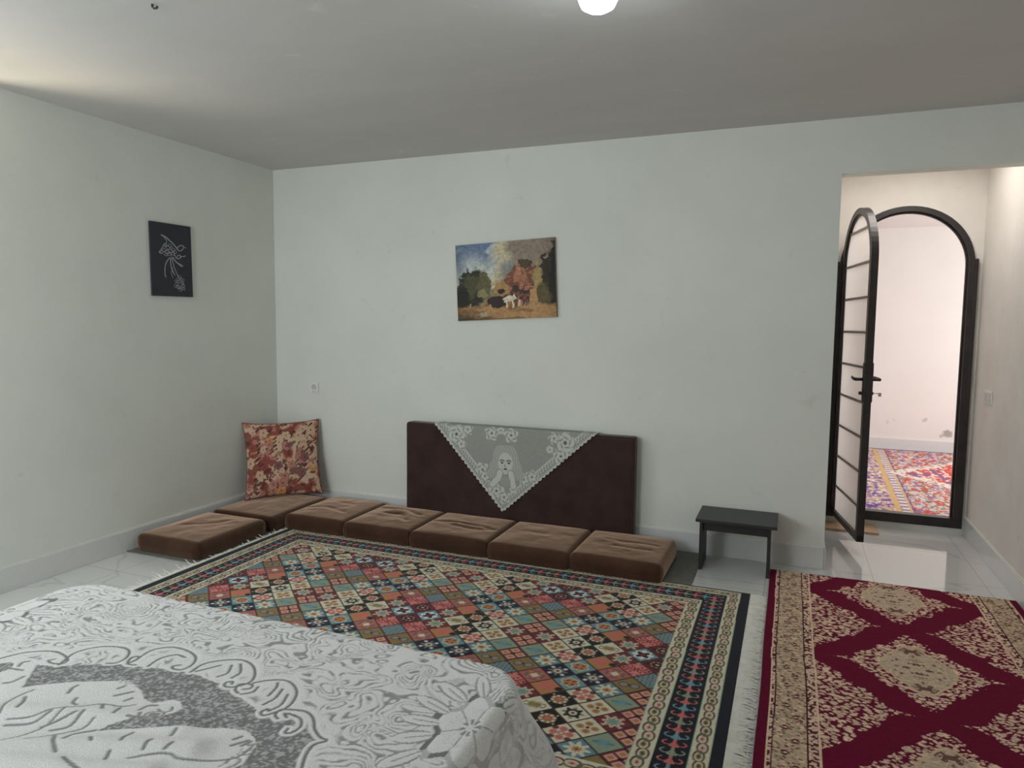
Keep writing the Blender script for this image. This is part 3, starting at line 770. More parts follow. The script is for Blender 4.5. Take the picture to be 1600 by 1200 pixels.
M_cush = mat('brown_velour', rough=0.85, spec=0.1, attr='col', var=(0.82, 1.12), vscale=9, bump=0.25, bscale=160, sheen=1.0, sheen_tint=(0.95, 0.66, 0.50))
nt = M_cush.node_tree
shn = nt.nodes.new('ShaderNodeBsdfSheen'); shn.inputs['Color'].default_value = (0.35, 0.25, 0.165, 1); shn.inputs['Roughness'].default_value = 0.45
ads = nt.nodes.new('ShaderNodeAddShader'); nt.links.new(nt.nodes['Principled BSDF'].outputs[0], ads.inputs[0]); nt.links.new(shn.outputs[0], ads.inputs[1])
nt.links.new(ads.outputs[0], nt.nodes['Material Output'].inputs['Surface'])
CB1 = np.array(alb((50, 33, 26), 1.6)); CB2 = np.array(alb((66, 45, 34), 1.6))
def cushion(label, x0, x1, y0, y1, h, seed, rot=0.0, creases=(), tone=1.0, group='brown floor cushions'):
    """squared foam cushion in one loose velour cover: rounded box with a swollen, creased top"""
    n = 72
    s = np.linspace(-1, 1, n)
    # parameter sheet wraps top and sides: |p|<=a on top, beyond folds down
    U, V = np.meshgrid(s, s)
    hx_, hy_ = (x1 - x0) / 2, (y1 - y0) / 2
    a = 0.82
    def fold(p):
        q = np.abs(p); top = np.minimum(q / a, 1.0); down = np.clip((q - a) / (1 - a), 0, 1)
        return np.sign(p) * top, down
    X, dx = fold(U); Y, dy = fold(V)
    down = np.maximum(dx, dy)
    rc = 0.03
    # rounded shoulders
    rx = np.maximum(np.abs(X) * hx_ - (hx_ - rc), 0) / rc; ry = np.maximum(np.abs(Y) * hy_ - (hy_ - rc), 0) / rc
    sh = np.clip(np.maximum(rx, ry), 0, 1)
    z = h - 0.016 * sh ** 2 * (down <= 0) - 0.016 * (down > 0)
    z = np.where(down > 0, (h - 0.016) * (1 - down) + 0.0 * down, z)
    px, py = X * hx_, Y * hy_
    # bulge of the sides and rounding of the plan corners
    bul = 0.010 * np.sin(pi * np.clip(down, 0, 1))
    px = px + np.sign(px) * bul * (dx >= dy) * (dx > 0); py = py + np.sign(py) * bul * (dy >= dx) * (dy > 0)
    k = np.maximum(np.abs(px) / hx_ + np.abs(py) / hy_ - 1.88, 0) * 0.22
    px = px * (1 - k); py = py * (1 - k)
    puff = (1 - X ** 4) * (1 - Y ** 4)
    z = z + (0.010 * puff + 0.014 * (fbm(X * 2.2 + seed, Y * 2.2, 4, seed) - .5) * puff) * (down <= 0)
    cr = np.zeros(U.shape)
    for pts, w, dpt in creases:
        w = w * 1.5; dpt = dpt * 0.55; d = segd(X, Y, smooth_line(pts)); cr = cr + dpt * np.exp(-(d / w) ** 2) - 0.35 * dpt * np.exp(-((d - 2.2 * w) / (1.4 * w)) ** 2)
    z = z - cr * puff ** 0.5 * (down <= 0)
    z = np.maximum(z, 0.0)
    nap_top_light = 0.35 + 0.5 * (fbm(X * 3 + seed * 3, Y * 3, 4, seed + 3) - .5) * 1.6 + 0.35 * (1 - sm(0, 0.5, down))  # random pile tone, plus top painted lighter than sides as if lit from above
    col = CB1 * (1 - np.clip(nap_top_light, 0, 1))[..., None] + CB2 * np.clip(nap_top_light, 0, 1)[..., None]
    col = col * tone
    t = empty('floor_cushion', ((x0 + x1) / 2, (y0 + y1) / 2, 0.0095), rot)
    tag(t, label, 'cushion', group)
    grid('cover', np.stack([px, py, z], -1), col, M_cush, t)
    # sewn rim along the bottom
    bm = bmesh.new()
    q = 0.006; tube(bm, [(-hx_ + q, -hy_ + q, 0.006), (hx_ - q, -hy_ + q, 0.006), (hx_ - q, hy_ - q, 0.006), (-hx_ + q, hy_ - q, 0.006), (-hx_ + q, -hy_ + q, 0.006)], 0.004, 6)
    from_bm('seam_piping', bm, M_seam, t)
    return t
M_seam = mat('dark_seam', (0.05, 0.032, 0.026), rough=0.9, var=(0.07, 0.045, 0.036), vscale=30)
ch = 0.105
cushion('single brown floor cushion lying in front of the corner, beside the rug fringe', -3.925, -3.395, 3.215, 3.825, ch, 1, 0.0, [([(-.5, -.2), (0, .1), (.3, .5)], .05, .006)])
cushion('brown floor cushion in the corner under the floral pillow', -3.945, -3.395, 3.875, 4.535, ch - 0.004, 2, tone=0.85)
cushion('second brown floor cushion, next to the one under the floral pillow', -3.368, -2.868, 3.985, 4.575, ch, 3, 0, [([(-.8, -.3), (-.2, -.15), (.5, -.35)], .05, .008), ([(-.3, .4), (.3, .35)], .05, .006)])
cushion('brown floor cushion with a hooked crease at the left end of the dark backrest', -2.862, -2.334, 3.98, 4.525, ch, 4, 0, [([(-.7, .55), (-.1, .6), (.4, .35), (.6, .3)], .05, .010), ([(-.4, .1), (.1, .12), (.3, -.15), (.5, -.3)], .05, .010)])
cushion('brown floor cushion with long creases below the lace tip, left side', -2.328, -1.762, 3.975, 4.52, ch, 5, 0, [([(-.8, .0), (0, .05), (.8, -.1)], .045, .010), ([(-.6, -.1), (.2, -.25), (.7, -.2)], .05, .008)])
cushion('smooth brown floor cushion between the lace tip and the end cushion', -1.755, -1.218, 3.965, 4.52, ch, 6, 0, [([(-.5, .1), (.1, .05)], .07, .004)], tone=1.15)
cushion('brown floor cushion at the open end of the row, nearest the black stool', -1.208, -0.652, 3.975, 4.52, ch + 0.002, 7, -0.01, [([(-.5, .25), (0, .2), (.7, .22)], .04, .006), ([(-.2, -.15), (.3, -.2), (.6, -.15)], .04, .006)], tone=1.3)

# ------------------------------------------------------------------ dark backrest panel
M_panel = mat('dark_brown_velour', (0.040, 0.022, 0.019), rough=0.9, spec=0.15, var=(0.062, 0.036, 0.030), vscale=6, bump=0.2, bscale=120, sheen=0.3)
t = tag(empty('backrest_panel', (-1.81, 4.585, 0.0095)), 'long dark brown padded backrest standing against the back wall', 'backrest')
bm = bmesh.new(); box(bm, -0.868, 0.868, -0.05, 0.05, 0, 0.752, 0.022, 4)
bmesh.ops.subdivide_edges(bm, edges=[e for e in bm.edges if e.calc_length() > 0.3], cuts=14, use_grid_fill=True)
for v in bm.verts:
    v.co.z += (0.008 * (float(vn(np.array(v.co.x * 3 + 5), np.array(1.0), 2)) - .5)) * (v.co.z > .5)
    v.co.y += 0.004 * (float(vn(np.array(v.co.x * 4 + 9), np.array(v.co.z * 4), 3)) - .5)
from_bm('padding', bm, M_panel, t, smooth=True)
bm = bmesh.new()
tube(bm, [(-0.862, -0.047, 0.02), (-0.862, -0.047, 0.735), (0.862, -0.047, 0.735), (0.862, -0.047, 0.02)], 0.0035, 6)
from_bm('seam_piping', bm, M_seam, t)

# ------------------------------------------------------------------ lace triangle over the backrest
M_lace = mat('lace', rough=0.9, spec=0.15, attr='col', var=(0.88, 1.1), vscale=300, bump=0.4, bscale=350)
LG = np.array(alb((128, 130, 125))); LW = np.array(alb((166, 169, 164))); LD = np.array(alb((70, 70, 68)))
def build_doily():
    xa, xb_, xt = -2.435, -1.205, -1.880
    yf = 4.5315; top = 0.7655; tip = 0.155
    nx, nz = 420, 250
    s = np.linspace(xa - 0.01, xb_ + 0.01, nx); d = np.linspace(-0.095, top - tip + 0.012, nz)      # d: arc length down from the top edge
    X, D = np.meshgrid(s, d)
    l = lambda X, D: ((X - xa) - (xt - xa) * D / (top - tip), (xb_ - X) - (xb_ - xt) * D / (top - tip))
    La, Lb = l(X, np.maximum(D, 0)); La = La * 0.71; Lb = Lb * 0.68
    along = np.where(La < Lb, np.hypot(X - xa, D), np.hypot(X - xb_, D))
    edge = np.minimum(La, Lb) + 0.011 * np.abs(np.sin(along * pi / 0.036)) - 0.006
    keep_v = edge > 0
    # colour
    c = np.ones(X.shape + (3,)) * LG * (0.94 + 0.12 * vn(X * 200, D * 200, 3))[..., None]
    e = np.minimum(La, Lb)
    c = blend(c, 1 - sm(0.018, 0.026, e), LW)
    holes = (np.sin(along * 2 * pi / 0.018) > 0.1) & (e > 0.012) & (e < 0.026); c = blend(c, holes * 0.8, LG * 0.75)
    bandm = (e > 0.03) & (e < 0.062); c = blend(c, bandm * (np.sin(along * 2 * pi / 0.024 + e * 120) > 0.0) * 0.8, LW * 0.95)
    c = blend(c, 1 - sm(0.003, 0.006, np.abs(e - 0.065)), LW)
    def rose(cx, cd, R, s_=0):
        nonlocal c
        r = np.hypot(X - cx, D - cd); th = np.arctan2(D - cd, X - cx)
        rr = R * (1 + 0.16 * np.cos(5 * th + s_))
        m = r < rr
        pet = np.abs(np.sin(th * 2.5 + r * 70 + s_)) * np.abs(np.sin(r * 90))
        c = np.where(m[..., None], blend(np.ones_like(c) * LW, 1 - sm(0.05, 0.25, pet), LG * 0.85), c)
        c = blend(c, (r < R * 0.16) * 0.9, LD)
    for cx, cd, R, s_ in ((-2.25, 0.07, 0.072, 0), (-2.21, 0.14, 0.04, 1), (-2.16, 0.03, 0.04, 2), (-1.42, 0.075, 0.078, 1), (-1.50, 0.05, 0.04, 3), (-1.45, 0.17, 0.05, 2), (-1.53, 0.13, 0.028, 2), (-1.97, 0.045, 0.05, 1), (-1.82, 0.05, 0.05, 2), (-1.90, 0.02, 0.03, 1),
                             (-2.04, 0.315, 0.05, 4), (-2.02, 0.36, 0.04, 2), (-1.66, 0.335, 0.045, 1), (-1.72, 0.36, 0.04, 2), (-1.93, 0.46, 0.055, 2), (-1.87, 0.50, 0.045, 3), (-1.80, 0.44, 0.03, 1)): rose(cx, cd, R, s_)
    # long-haired girl resting her chin on her hands, woven in the net
    cx = -1.862
    hair = ((np.abs(X - cx) < 0.075 + 0.30 * np.clip(D - 0.14, 0, 1) ** 0.9 * (D < 0.36)) & (D > 0.125) & (D < 0.375)) & (((X - cx) / 0.10) ** 2 + ((D - 0.215) / 0.105) ** 2 < 1)
    hair |= (np.abs(X - cx) > 0.05) & (np.abs(X - cx) < 0.135 + 0.01 * np.sin(D * 60)) & (D > 0.22) & (D < 0.37) & (np.abs(X - cx) < 0.085 + (D - 0.2) * 0.55)
    hm = LG * 1.12 + 0 * c
    hm = blend(hm, sm(0.1, 0.6, np.sin((X - cx) * 330 + 8 * np.sin(D * 22))) * 0.6, LW * 0.97)
    c = np.where(hair[..., None], hm, c)
    face = ((X - cx) / 0.056) ** 2 + ((D - 0.255) / 0.078) ** 2 < 1
    c = np.where(face[..., None], LW * 0.97, c)
    for sx in (-1, 1):
        c = blend(c, 1 - sm(0.0025, 0.005, segd(X, D, [(cx + sx * 0.010, 0.238), (cx + sx * 0.026, 0.231), (cx + sx * 0.042, 0.238)])), LD * 0.9)
        c = blend(c, 1 - sm(0.0055, 0.009, np.hypot((X - cx - sx * 0.026) * 0.7, D - 0.251)), LD)
    c = blend(c, 1 - sm(0.002, 0.005, segd(X, D, [(cx - 0.004, 0.262), (cx - 0.006, 0.276), (cx + 0.003, 0.279)])), LG * 0.9)
    c = blend(c, 1 - sm(0.005, 0.009, np.hypot((X - cx) * 0.5, D - 0.296)), LD)
    for sx in (-1, 1):
        arm = segd(X, D, [(cx + sx * 0.042, 0.325), (cx + sx * 0.05, 0.36), (cx + sx * (0.10 if sx < 0 else 0.062), 0.415)])
        c = blend(c, 1 - sm(0.023, 0.030, arm), LG * 0.85); c = blend(c, 1 - sm(0.018, 0.024, arm), LW)
    c = blend(c, 1 - sm(0.03, 0.036, np.hypot((X - cx) * 0.8, (D - 0.385))), LG * 1.1)
    # drape: down the face, over the top, hanging a little proud of the velour
    wav = 0.003 * (vn(X * 7, D * 6, 4) - .2) * sm(0, 0.1, D)
    Yp = np.where(D >= 0, yf - 0.0055 - wav, yf - 0.0055 + np.clip(-D, 0, 1))
    Zp = np.where(D >= 0, top - D, top + 0.0)
    bend = 0.014
    tt = np.clip((D + bend) / (2 * bend), 0, 1) * pi / 2
    inb = np.abs(D) < bend
    Yp = np.where(inb, yf - 0.0055 + bend * (1 - np.sin(tt)) - 0 * wav, Yp); Zp = np.where(inb, top - bend * (1 - np.cos(tt)), Zp)
    kq = keep_v[:-1, :-1] & keep_v[1:, 1:] & keep_v[:-1, 1:] & keep_v[1:, :-1]
    o = grid('lace_doily', np.stack([X, Yp, Zp + 0.0095 - 0.0065], -1), c, M_lace, keep=kq)
    md = o.modifiers.new('thickness', 'SOLIDIFY'); md.thickness = 0.0015; md.offset = 1
    return tag(o, 'triangular grey-white lace cloth hanging over the dark backrest', 'lace cloth')
build_doily()

# ------------------------------------------------------------------ floral pillow in the corner
M_pil = mat('printed_cotton', rough=0.9, spec=0.15, attr='col', var=(0.92, 1.06), vscale=120, bump=0.3, bscale=260, sheen=0.2)
def build_pillow():
    n = 150
    s = np.linspace(-1, 1, n); U, V = np.meshgrid(s, s)
    w, hgt = 0.285, 0.295
    r_, o_, b_, k_ = [np.array(alb(c, 2.3)) for c in ((112, 62, 54), (172, 118, 70), (160, 132, 114), (78, 46, 42))]
    pk = np.array(alb((150, 104, 92))); pale = np.array(alb((166, 142, 120))); pur = np.array(alb((108, 74, 76))); gr = np.array(alb((92, 80, 60)))
    n1 = fbm(U * 3.2 + 4, V * 3.2, 4, 2); n2 = fbm(U * 9, V * 9, 3, 5)
    c = np.ones(U.shape + (3,)) * pale
    c = blend(c, sm(0.46, 0.54, n1), pk); c = blend(c, sm(0.54, 0.6, n1 + 0.12 * (n2 - .5)), r_); c = blend(c, sm(0.60, 0.66, n2), k_ * 1.2)
    g = np.random.default_rng(11)
    for q in range(95):
        cx, cy = g.uniform(-.98, .98, 2); R = g.uniform(0.06, 0.15)
        r = np.hypot(U - cx, V - cy); th = np.arctan2(V - cy, U - cx)
        kind = q % 6
        main = (pale, pk, r_ * 1.1, pk, pale, pur)[kind] if q not in (4, 47, 60, 83) else o_
        m = 1 - sm(0.85, 1.0, r / (R * (1 + 0.15 * np.cos(5 * th + q))))
        sw = np.abs(np.sin(th * 1.5 + r / R * 7 + q))
        cm = blend(np.ones_like(c) * main, (1 - sm(0.1, 0.35, sw)) * 0.8, k_ if kind % 2 else r_)
        c = c * (1 - m[..., None]) + cm * m[..., None]
        c = blend(c, 1 - sm(0.12, 0.2, r / R), k_)
        lf = segd(U, V, [(cx + R, cy + R * .3), (cx + R * 1.7, cy + R * 0.9)]); c = blend(c, 1 - sm(0.018, 0.03, lf), gr if q % 2 else k_)
    # outline: sides drawn in between pointed corners
    px = U * w * (1 - 0.07 * (1 - V ** 2) * np.abs(U) ** 2 + 0.015 * (np.abs(U * V) ** 6)); py = V * hgt * (1 - 0.06 * (1 - U ** 2) * np.abs(V) ** 2 + 0.02 * (np.abs(U * V) ** 6))
    th_ = 0.070 * (np.clip(1 - U ** 2, 0, 1) * np.clip(1 - V ** 2, 0, 1)) ** 0.42 + 0.004 * (fbm(U * 4, V * 4, 3, 6) - .5) * np.clip(1 - np.maximum(np.abs(U), np.abs(V)) ** 4, 0, 1)
    t = tag(empty('floral_pillow', (0, 0, 0)), 'square floral pillow in reds and creams leaning in the room corner', 'pillow')
    for sg in (1, -1):
        Pq = np.stack([px, -sg * np.maximum(th_, 0.0), py], -1)
        grid('front_cover' if sg > 0 else 'back_cover', Pq if sg > 0 else Pq[:, ::-1], c if sg > 0 else c[:, ::-1], M_pil, t)
    bm = bmesh.new(); rim = [(px[k, j], 0, py[k, j]) for k, j in [(0, q) for q in range(0, n, 6)] + [(q, n - 1) for q in range(0, n, 6)] + [(n - 1, q) for q in range(n - 1, -1, -6)] + [(q, 0) for q in range(n - 1, -1, -6)]]
    tube(bm, rim + [rim[0]], 0.004, 6); from_bm('seam_piping', bm, MATS['pillow_seam'] if 'pillow_seam' in MATS else mat('pillow_seam', alb((80, 40, 40)), rough=0.9, var=alb((100, 56, 52)), vscale=40), t)
    bl, br = Vector((-3.86, 4.125, 0.117)), Vector((-3.43, 4.49, 0.117)); tl, tr = Vector((-3.957, 4.245, 0.700)), Vector((-3.545, 4.61, 0.722))
    ex = ((br - bl) + (tr - tl)).normalized(); ez = ((tl - bl) + (tr - br)); ez = (ez - ex * ez.dot(ex)).normalized(); ey = ez.cross(ex)
    c0 = (bl + br + tl + tr) / 4
    t.matrix_world = Matrix(((ex.x, ey.x, ez.x, c0.x), (ex.y, ey.y, ez.y, c0.y), (ex.z, ey.z, ez.z, c0.z + 0.012), (0, 0, 0, 1)))
build_pillow()

# ------------------------------------------------------------------ small black stool
M_stool = mat('black_laminate', (0.020, 0.020, 0.022), rough=0.42, spec=0.5, var=(0.034, 0.034, 0.036), vscale=5, stretch=(1, 9, 1), bump=0.05, bscale=60)
t = tag(empty('low_stool', (-0.272, 4.44, 0.0)), 'small black rectangular stool against the back wall', 'stool')
boxo('seat_board', -0.233, 0.233, -0.168, 0.175, 0.315, 0.335, M_stool, t, 0.003)
for x in (-0.205, 0.188):
    bm = bmesh.new()
    prism(bm, [(-0.105, 0.0), (0.155, 0.0), (0.150, 0.315), (-0.110, 0.315)], 0, x - 0.009, x + 0.009)
    from_bm('side_leg', bm, M_stool, t)
boxo('front_apron', -0.196, 0.179, -0.085, -0.069, 0.245, 0.315, M_stool, t, 0.002)
boxo('rear_apron', -0.196, 0.179, 0.115, 0.131, 0.245, 0.315, M_stool, t, 0.002)

# ------------------------------------------------------------------ pictures
M_can = mat('printed_canvas', rough=0.55, spec=0.3, attr='col', var=(0.95, 1.05), vscale=200, bump=0.15, bscale=400)
def build_landscape():
    W_, H_ = 0.762, 0.548
    nx, ny = 380, 276
    x0_, y0_ = np.meshgrid(np.linspace(0, 1, nx), np.linspace(0, 1, ny))
    x = x0_ + 0.030 * (fbm(x0_ * 24, y0_ * 20, 3, 31) - .5); y = y0_ + 0.045 * (fbm(x0_ * 22, y0_ * 22, 3, 37) - .5)
    K = lambda *c: np.array(alb(tuple(0.82 * np.array(c) + 0.18 * np.mean(c)), 2.1))
    n = fbm(x * 6, y * 6, 4, 3); n3 = fbm(x * 22, y * 22, 3, 8)
    c = np.ones(x.shape + (3,)) * K(86, 108, 140)
    c = blend(c, sm(0.95, 0.5, y + 0.25 * (n - .5)), K(176, 182, 172))
    c = blend(c, sm(0.48, 0.62, fbm(x * 4, y * 7, 4, 1)) * (y > 0.55) * (x < 0.5), K(150, 162, 172))
    c = blend(c, sm(0.33, 0.45, x + 0.25 * (n - .5) - 0.1 * (y - .7)), K(178, 168, 132))
    c = blend(c, sm(0.44, 0.62, x + 0.35 * (n - .5) - 0.15 * (y - .8)), K(128, 112, 98))
    c = blend(c, (1 - sm(0.06, 0.16, np.hypot(x - 0.57, y - 0.62) + .1 * (n - .5))) * .8, K(110, 118, 118))
    tree = lambda cx, cy, rx, ry, s: 1 - sm(0.85, 1.05, np.hypot((x - cx) / rx, (y - cy) / ry) + 0.95 * (fbm(x * 20, y * 20, 4, s) - .5))
    hill = sm(0.02, 0.0, y - (0.40 - 0.55 * np.abs(x - 0.42)) - 0.05 * (n3 - .5)) * (x < 0.62); c = blend(c, hill, K(124, 116, 84))
    c = blend(c, tree(0.16, 0.40, 0.17, 0.27, 2), K(44, 44, 32)); c = blend(c, tree(0.16, 0.46, 0.10, 0.16, 12), K(70, 70, 42)); c = blend(c, tree(0.29, 0.46, 0.075, 0.17, 4), K(88, 84, 50))
    c = blend(c, tree(0.05, 0.25, 0.10, 0.22, 5), K(36, 36, 28)); c = blend(c, tree(0.27, 0.34, 0.05, 0.06, 7) * 0.6, K(150, 138, 92))
    # thatched cottage with chimney at the right
    house = inpoly(x, y, [(0.44, 0.42), (0.52, 0.56), (0.60, 0.68), (0.72, 0.70), (0.86, 0.62), (0.92, 0.30), (0.92, 0.2), (0.48, 0.2)])
    c = np.where(house[..., None], blend(np.ones_like(c) * K(112, 66, 48), sm(0.45, 0.6, n3), K(150, 96, 66)), c)
    c = np.where(inpoly(x, y, [(0.62, 0.56), (0.62, 0.74), (0.655, 0.74), (0.66, 0.56)])[..., None], K(170, 108, 82), c)
    c = blend(c, tree(0.70, 0.70, 0.07, 0.06, 9), K(70, 60, 40))
    c = blend(c, inpoly(x, y, [(0.70, 0.60), (0.84, 0.70), (0.85, 0.68), (0.72, 0.57)]), K(100, 60, 44))
    c = blend(c, (fbm(x * 30, y * 30, 2, 4) > .5) * house * (y < 0.42), K(66, 42, 34))
    c = blend(c, tree(0.95, 0.42, 0.11, 0.36, 6), K(58, 50, 32)); c = blend(c, tree(0.83, 0.48, 0.05, 0.22, 8), K(150, 128, 74)); c = blend(c, tree(0.93, 0.62, 0.07, 0.2, 18), K(46, 42, 28)); c = blend(c, tree(0.88, 0.30, 0.07, 0.16, 28), K(86, 74, 42)); c = blend(c, tree(1.0, 0.5, 0.06, 0.42, 3), K(30, 26, 24))
    c = blend(c, tree(0.78, 0.28, 0.04, 0.12, 15), K(168, 124, 76))
    # road and verge
    gr_ = sm(0.02, -0.02, y - 0.17 - 0.12 * sm(0.2, 0.42, x) * sm(0.75, 0.3, x) - 0.02 * (n3 - .5)); c = blend(c, gr_, K(166, 122, 72))
    c = blend(c, gr_ * sm(0.5, 0.6, fbm(x * 6, y * 20, 3, 9)), K(132, 92, 54)); c = blend(c, sm(0.14, 0.0, y + 0.06 * (n - .5)) * sm(0.5, 0.1, x), K(62, 54, 36)); c = blend(c, (1 - sm(0.03, 0.06, np.hypot((x - 0.27), (y - 0.07) * 1.4))) * .7, K(160, 150, 128))
    # cart, horses, figures
    c = np.where((inpoly(x, y, [(0.38, 0.36), (0.41, 0.48), (0.47, 0.50), (0.53, 0.44), (0.54, 0.33), (0.46, 0.30)]))[..., None], K(158, 118, 66), c); c = blend(c, 1 - sm(0.02, 0.035, np.hypot((x - 0.465) * .8, y - 0.36)), K(44, 34, 28))
    c = blend(c, 1 - sm(0.8, 1.0, np.hypot((x - 0.42) / 0.12, (y - 0.23) / 0.085) + .3 * (n3 - .5)), K(46, 34, 32))
    wh = (np.hypot((x - 0.535) / 0.055, (y - 0.255) / 0.038) < 1) | inpoly(x, y, [(0.50, 0.26), (0.505, 0.15), (0.52, 0.15), (0.52, 0.26)]) | inpoly(x, y, [(0.57, 0.26), (0.578, 0.15), (0.59, 0.15), (0.585, 0.26)]) | inpoly(x, y, [(0.565, 0.27), (0.60, 0.32), (0.61, 0.27), (0.585, 0.25)])
    c = np.where(wh[..., None], K(196, 184, 160), c)
    for fx, fh, k in ((0.64, 0.09, K(186, 168, 140)), (0.68, 0.09, K(92, 52, 44)), (0.61, 0.07, K(100, 60, 44)), (0.715, 0.08, K(120, 74, 56)), (0.345, 0.04, K(150, 132, 104)), (0.14, 0.06, K(150, 120, 80))):
        c = blend(c, 1 - sm(0.8, 1.0, np.hypot((x - fx) / 0.012, (y - 0.16 - fh / 2) / (fh / 1.6))), k)
    c = c * (0.62 + 0.70 * fbm(x * 46, y * 46, 3, 14))[..., None] * (1 - 0.25 * sm(0.35, 0.5, np.abs(x0_ - .5)))[..., None]
    t = tag(empty('landscape_picture', (-1.921, YB - 0.003, 1.812)), 'unframed landscape painting of a cottage and trees hung on the back wall', 'painting')
    t.rotation_euler = (0, math.radians(-2.6), 0)
    Pq = np.stack([(x0_ - .5) * W_, np.full(x.shape, -0.020) + 0 * x0_, (y0_ - .5) * H_], -1)
    grid('painted_face', Pq, c, M_can, t, smooth=False)
    boxo('stretcher', -W_ / 2, W_ / 2, -0.0195, -0.001, -H_ / 2, H_ / 2, mat('canvas_side', alb((120, 108, 88)), rough=0.8, var=alb((90, 78, 60)), vscale=9), t)
build_landscape()

def build_plaque():
    W_, H_ = 0.336, 0.490
    nx, ny = 170, 250
    x, y = np.meshgrid(np.linspace(0, 1, nx), np.linspace(0, 1, ny))      # x to the right seen from the room, y down
    sl = np.array(alb((33, 36, 44), 2.2)); ln = np.array(alb((150, 152, 154), 2.0))
    c = np.ones(x.shape + (3,)) * sl * (0.85 + 0.3 * fbm(x * 12, y * 16, 3, 2))[..., None]
    X = x * W_; Y = y * H_
    def stroke(pts, w0=0.0022, k=1.0):
        nonlocal c
        P_ = smooth_line([(a * W_, b * H_) for a, b in pts], 6)
        c = blend(c, (1 - sm(w0 * 0.7, w0 * 1.5, segd(X, Y, P_))) * k, ln)
    # bird built from looping pen strokes over a flowering stem
    stroke([(.26, .17), (.36, .19), (.45, .23), (.52, .26), (.60, .31), (.66, .35)], .0032)
    stroke([(.30, .18), (.38, .24), (.36, .28), (.28, .33), (.22, .38), (.19, .41), (.26, .42)], .0018)
    stroke([(.62, .33), (.70, .29), (.78, .28), (.80, .31), (.74, .35), (.68, .36)], .0022)
    stroke([(.78, .29), (.86, .31)], .0018)
    for a, b, s in ((.34, .30, 1), (.40, .33, 1.3), (.46, .30, 1), (.31, .37, 1.1), (.38, .39, 1.3), (.46, .37, 1.2), (.53, .35, 1), (.43, .42, 1.1), (.52, .41, 1), (.25, .40, .8), (.35, .43, .8), (.57, .38, .9)):
        stroke([(a - .05 * s, b + .01), (a - .02 * s, b - .018 * s), (a + .03 * s, b - .012), (a + .05 * s, b + .012), (a, b + .02 * s), (a - .03, b + .006)], .0015, .85)
    stroke([(.55, .40), (.58, .44), (.62, .47), (.70, .46), (.72, .43), (.66, .42), (.61, .46)], .002); stroke([(.70, .44), (.80, .43), (.84, .42)], .002)
    stroke([(.44, .47), (.36, .53), (.32, .60), (.31, .70), (.33, .74)], .0026); stroke([(.47, .47), (.46, .55), (.49, .63), (.55, .70)], .0028); stroke([(.50, .46), (.52, .54), (.56, .62), (.62, .70), (.66, .74)], .0022)
    stroke([(.52, .46), (.60, .52), (.70, .55), (.76, .57)], .003); stroke([(.56, .50), (.64, .54), (.72, .58)], .0016); stroke([(.50, .60), (.47, .68), (.50, .74)], .0014)
    for k in range(16):
        t_ = k / 16 * 2 * pi; r1 = .06 + .075 * ((k * 7) % 5) / 5
        a, b = .68 + r1 * math.cos(t_), .82 + r1 * .8 * math.sin(t_)
        stroke([(a - .05, b), (a - .015, b - .018), (a + .03, b - .004), (a + .02, b + .018), (a - .03, b + .014)], .0014, .8)
    t = tag(empty('slate_wall_art', (XL + 0.003, 3.607, 1.915)), 'small black slate plaque with white line drawing of bird and flower', 'plaque')
    t.rotation_euler = (math.radians(0.6), 0, 0)
    # seen from the room, +Y is to the right on this wall
    Pq = np.stack([np.full(x.shape, 0.0135), (x - .5) * W_, (.5 - y) * H_], -1)
    grid('drawn_face', Pq, c, mat('slate', rough=0.5, spec=0.4, attr='col', var=(0.9, 1.1), vscale=60, bump=0.2, bscale=120), t, smooth=False)
    boxo('slate_slab', 0.0, 0.013, -W_ / 2, W_ / 2, -H_ / 2, H_ / 2, mat('slate_side', alb((30, 32, 40)), rough=0.6, var=alb((38, 40, 48)), vscale=30), t)
build_plaque()

# ------------------------------------------------------------------ table under a white lace cloth
TX0, TX1, TY0, TY1, TZ = -1.925, -0.535, 0.50, 1.395, 0.72
M_tw = mat('table_wood', (0.10, 0.06, 0.035), rough=0.5, var=(0.15, 0.09, 0.05), vscale=6, stretch=(1, 10, 1))
t = tag(empty('dining_table', ((TX0 + TX1) / 2, (TY0 + TY1) / 2, 0)), 'table hidden under the white lace tablecloth', 'table')
cxm, cym = (TX0 + TX1) / 2, (TY0 + TY1) / 2
bm = bmesh.new()
pl = []
rc = 0.085
for (sx, sy, a0) in ((1, 1, 0), (-1, 1, pi / 2), (-1, -1, pi), (1, -1, 3 * pi / 2)):
    for k in range(9):
        a = a0 + k / 8 * pi / 2
        pl.append((sx * ((TX1 - TX0) / 2 - 0.012 - rc) + rc * math.cos(a), sy * ((TY1 - TY0) / 2 - 0.012 - rc) + rc * math.sin(a)))
prism(bm, pl, 2, TZ - 0.035, TZ - 0.004); from_bm('table_top', bm, M_tw, t)
for sx in (-1, 1):
    for sy in (-1, 1):
        bm = bmesh.new(); lx, ly = sx * 0.58, sy * 0.34
        z0 = 0.0105 if (cym + ly > RY0) else 0.0
        lathe(bm, [(0, z0), (0.02, z0), (0.03, 0.35), (0.034, TZ - 0.04), (0, TZ - 0.04)], 16, (lx, ly, 0)); from_bm('leg', bm, M_tw, t, smooth=True)
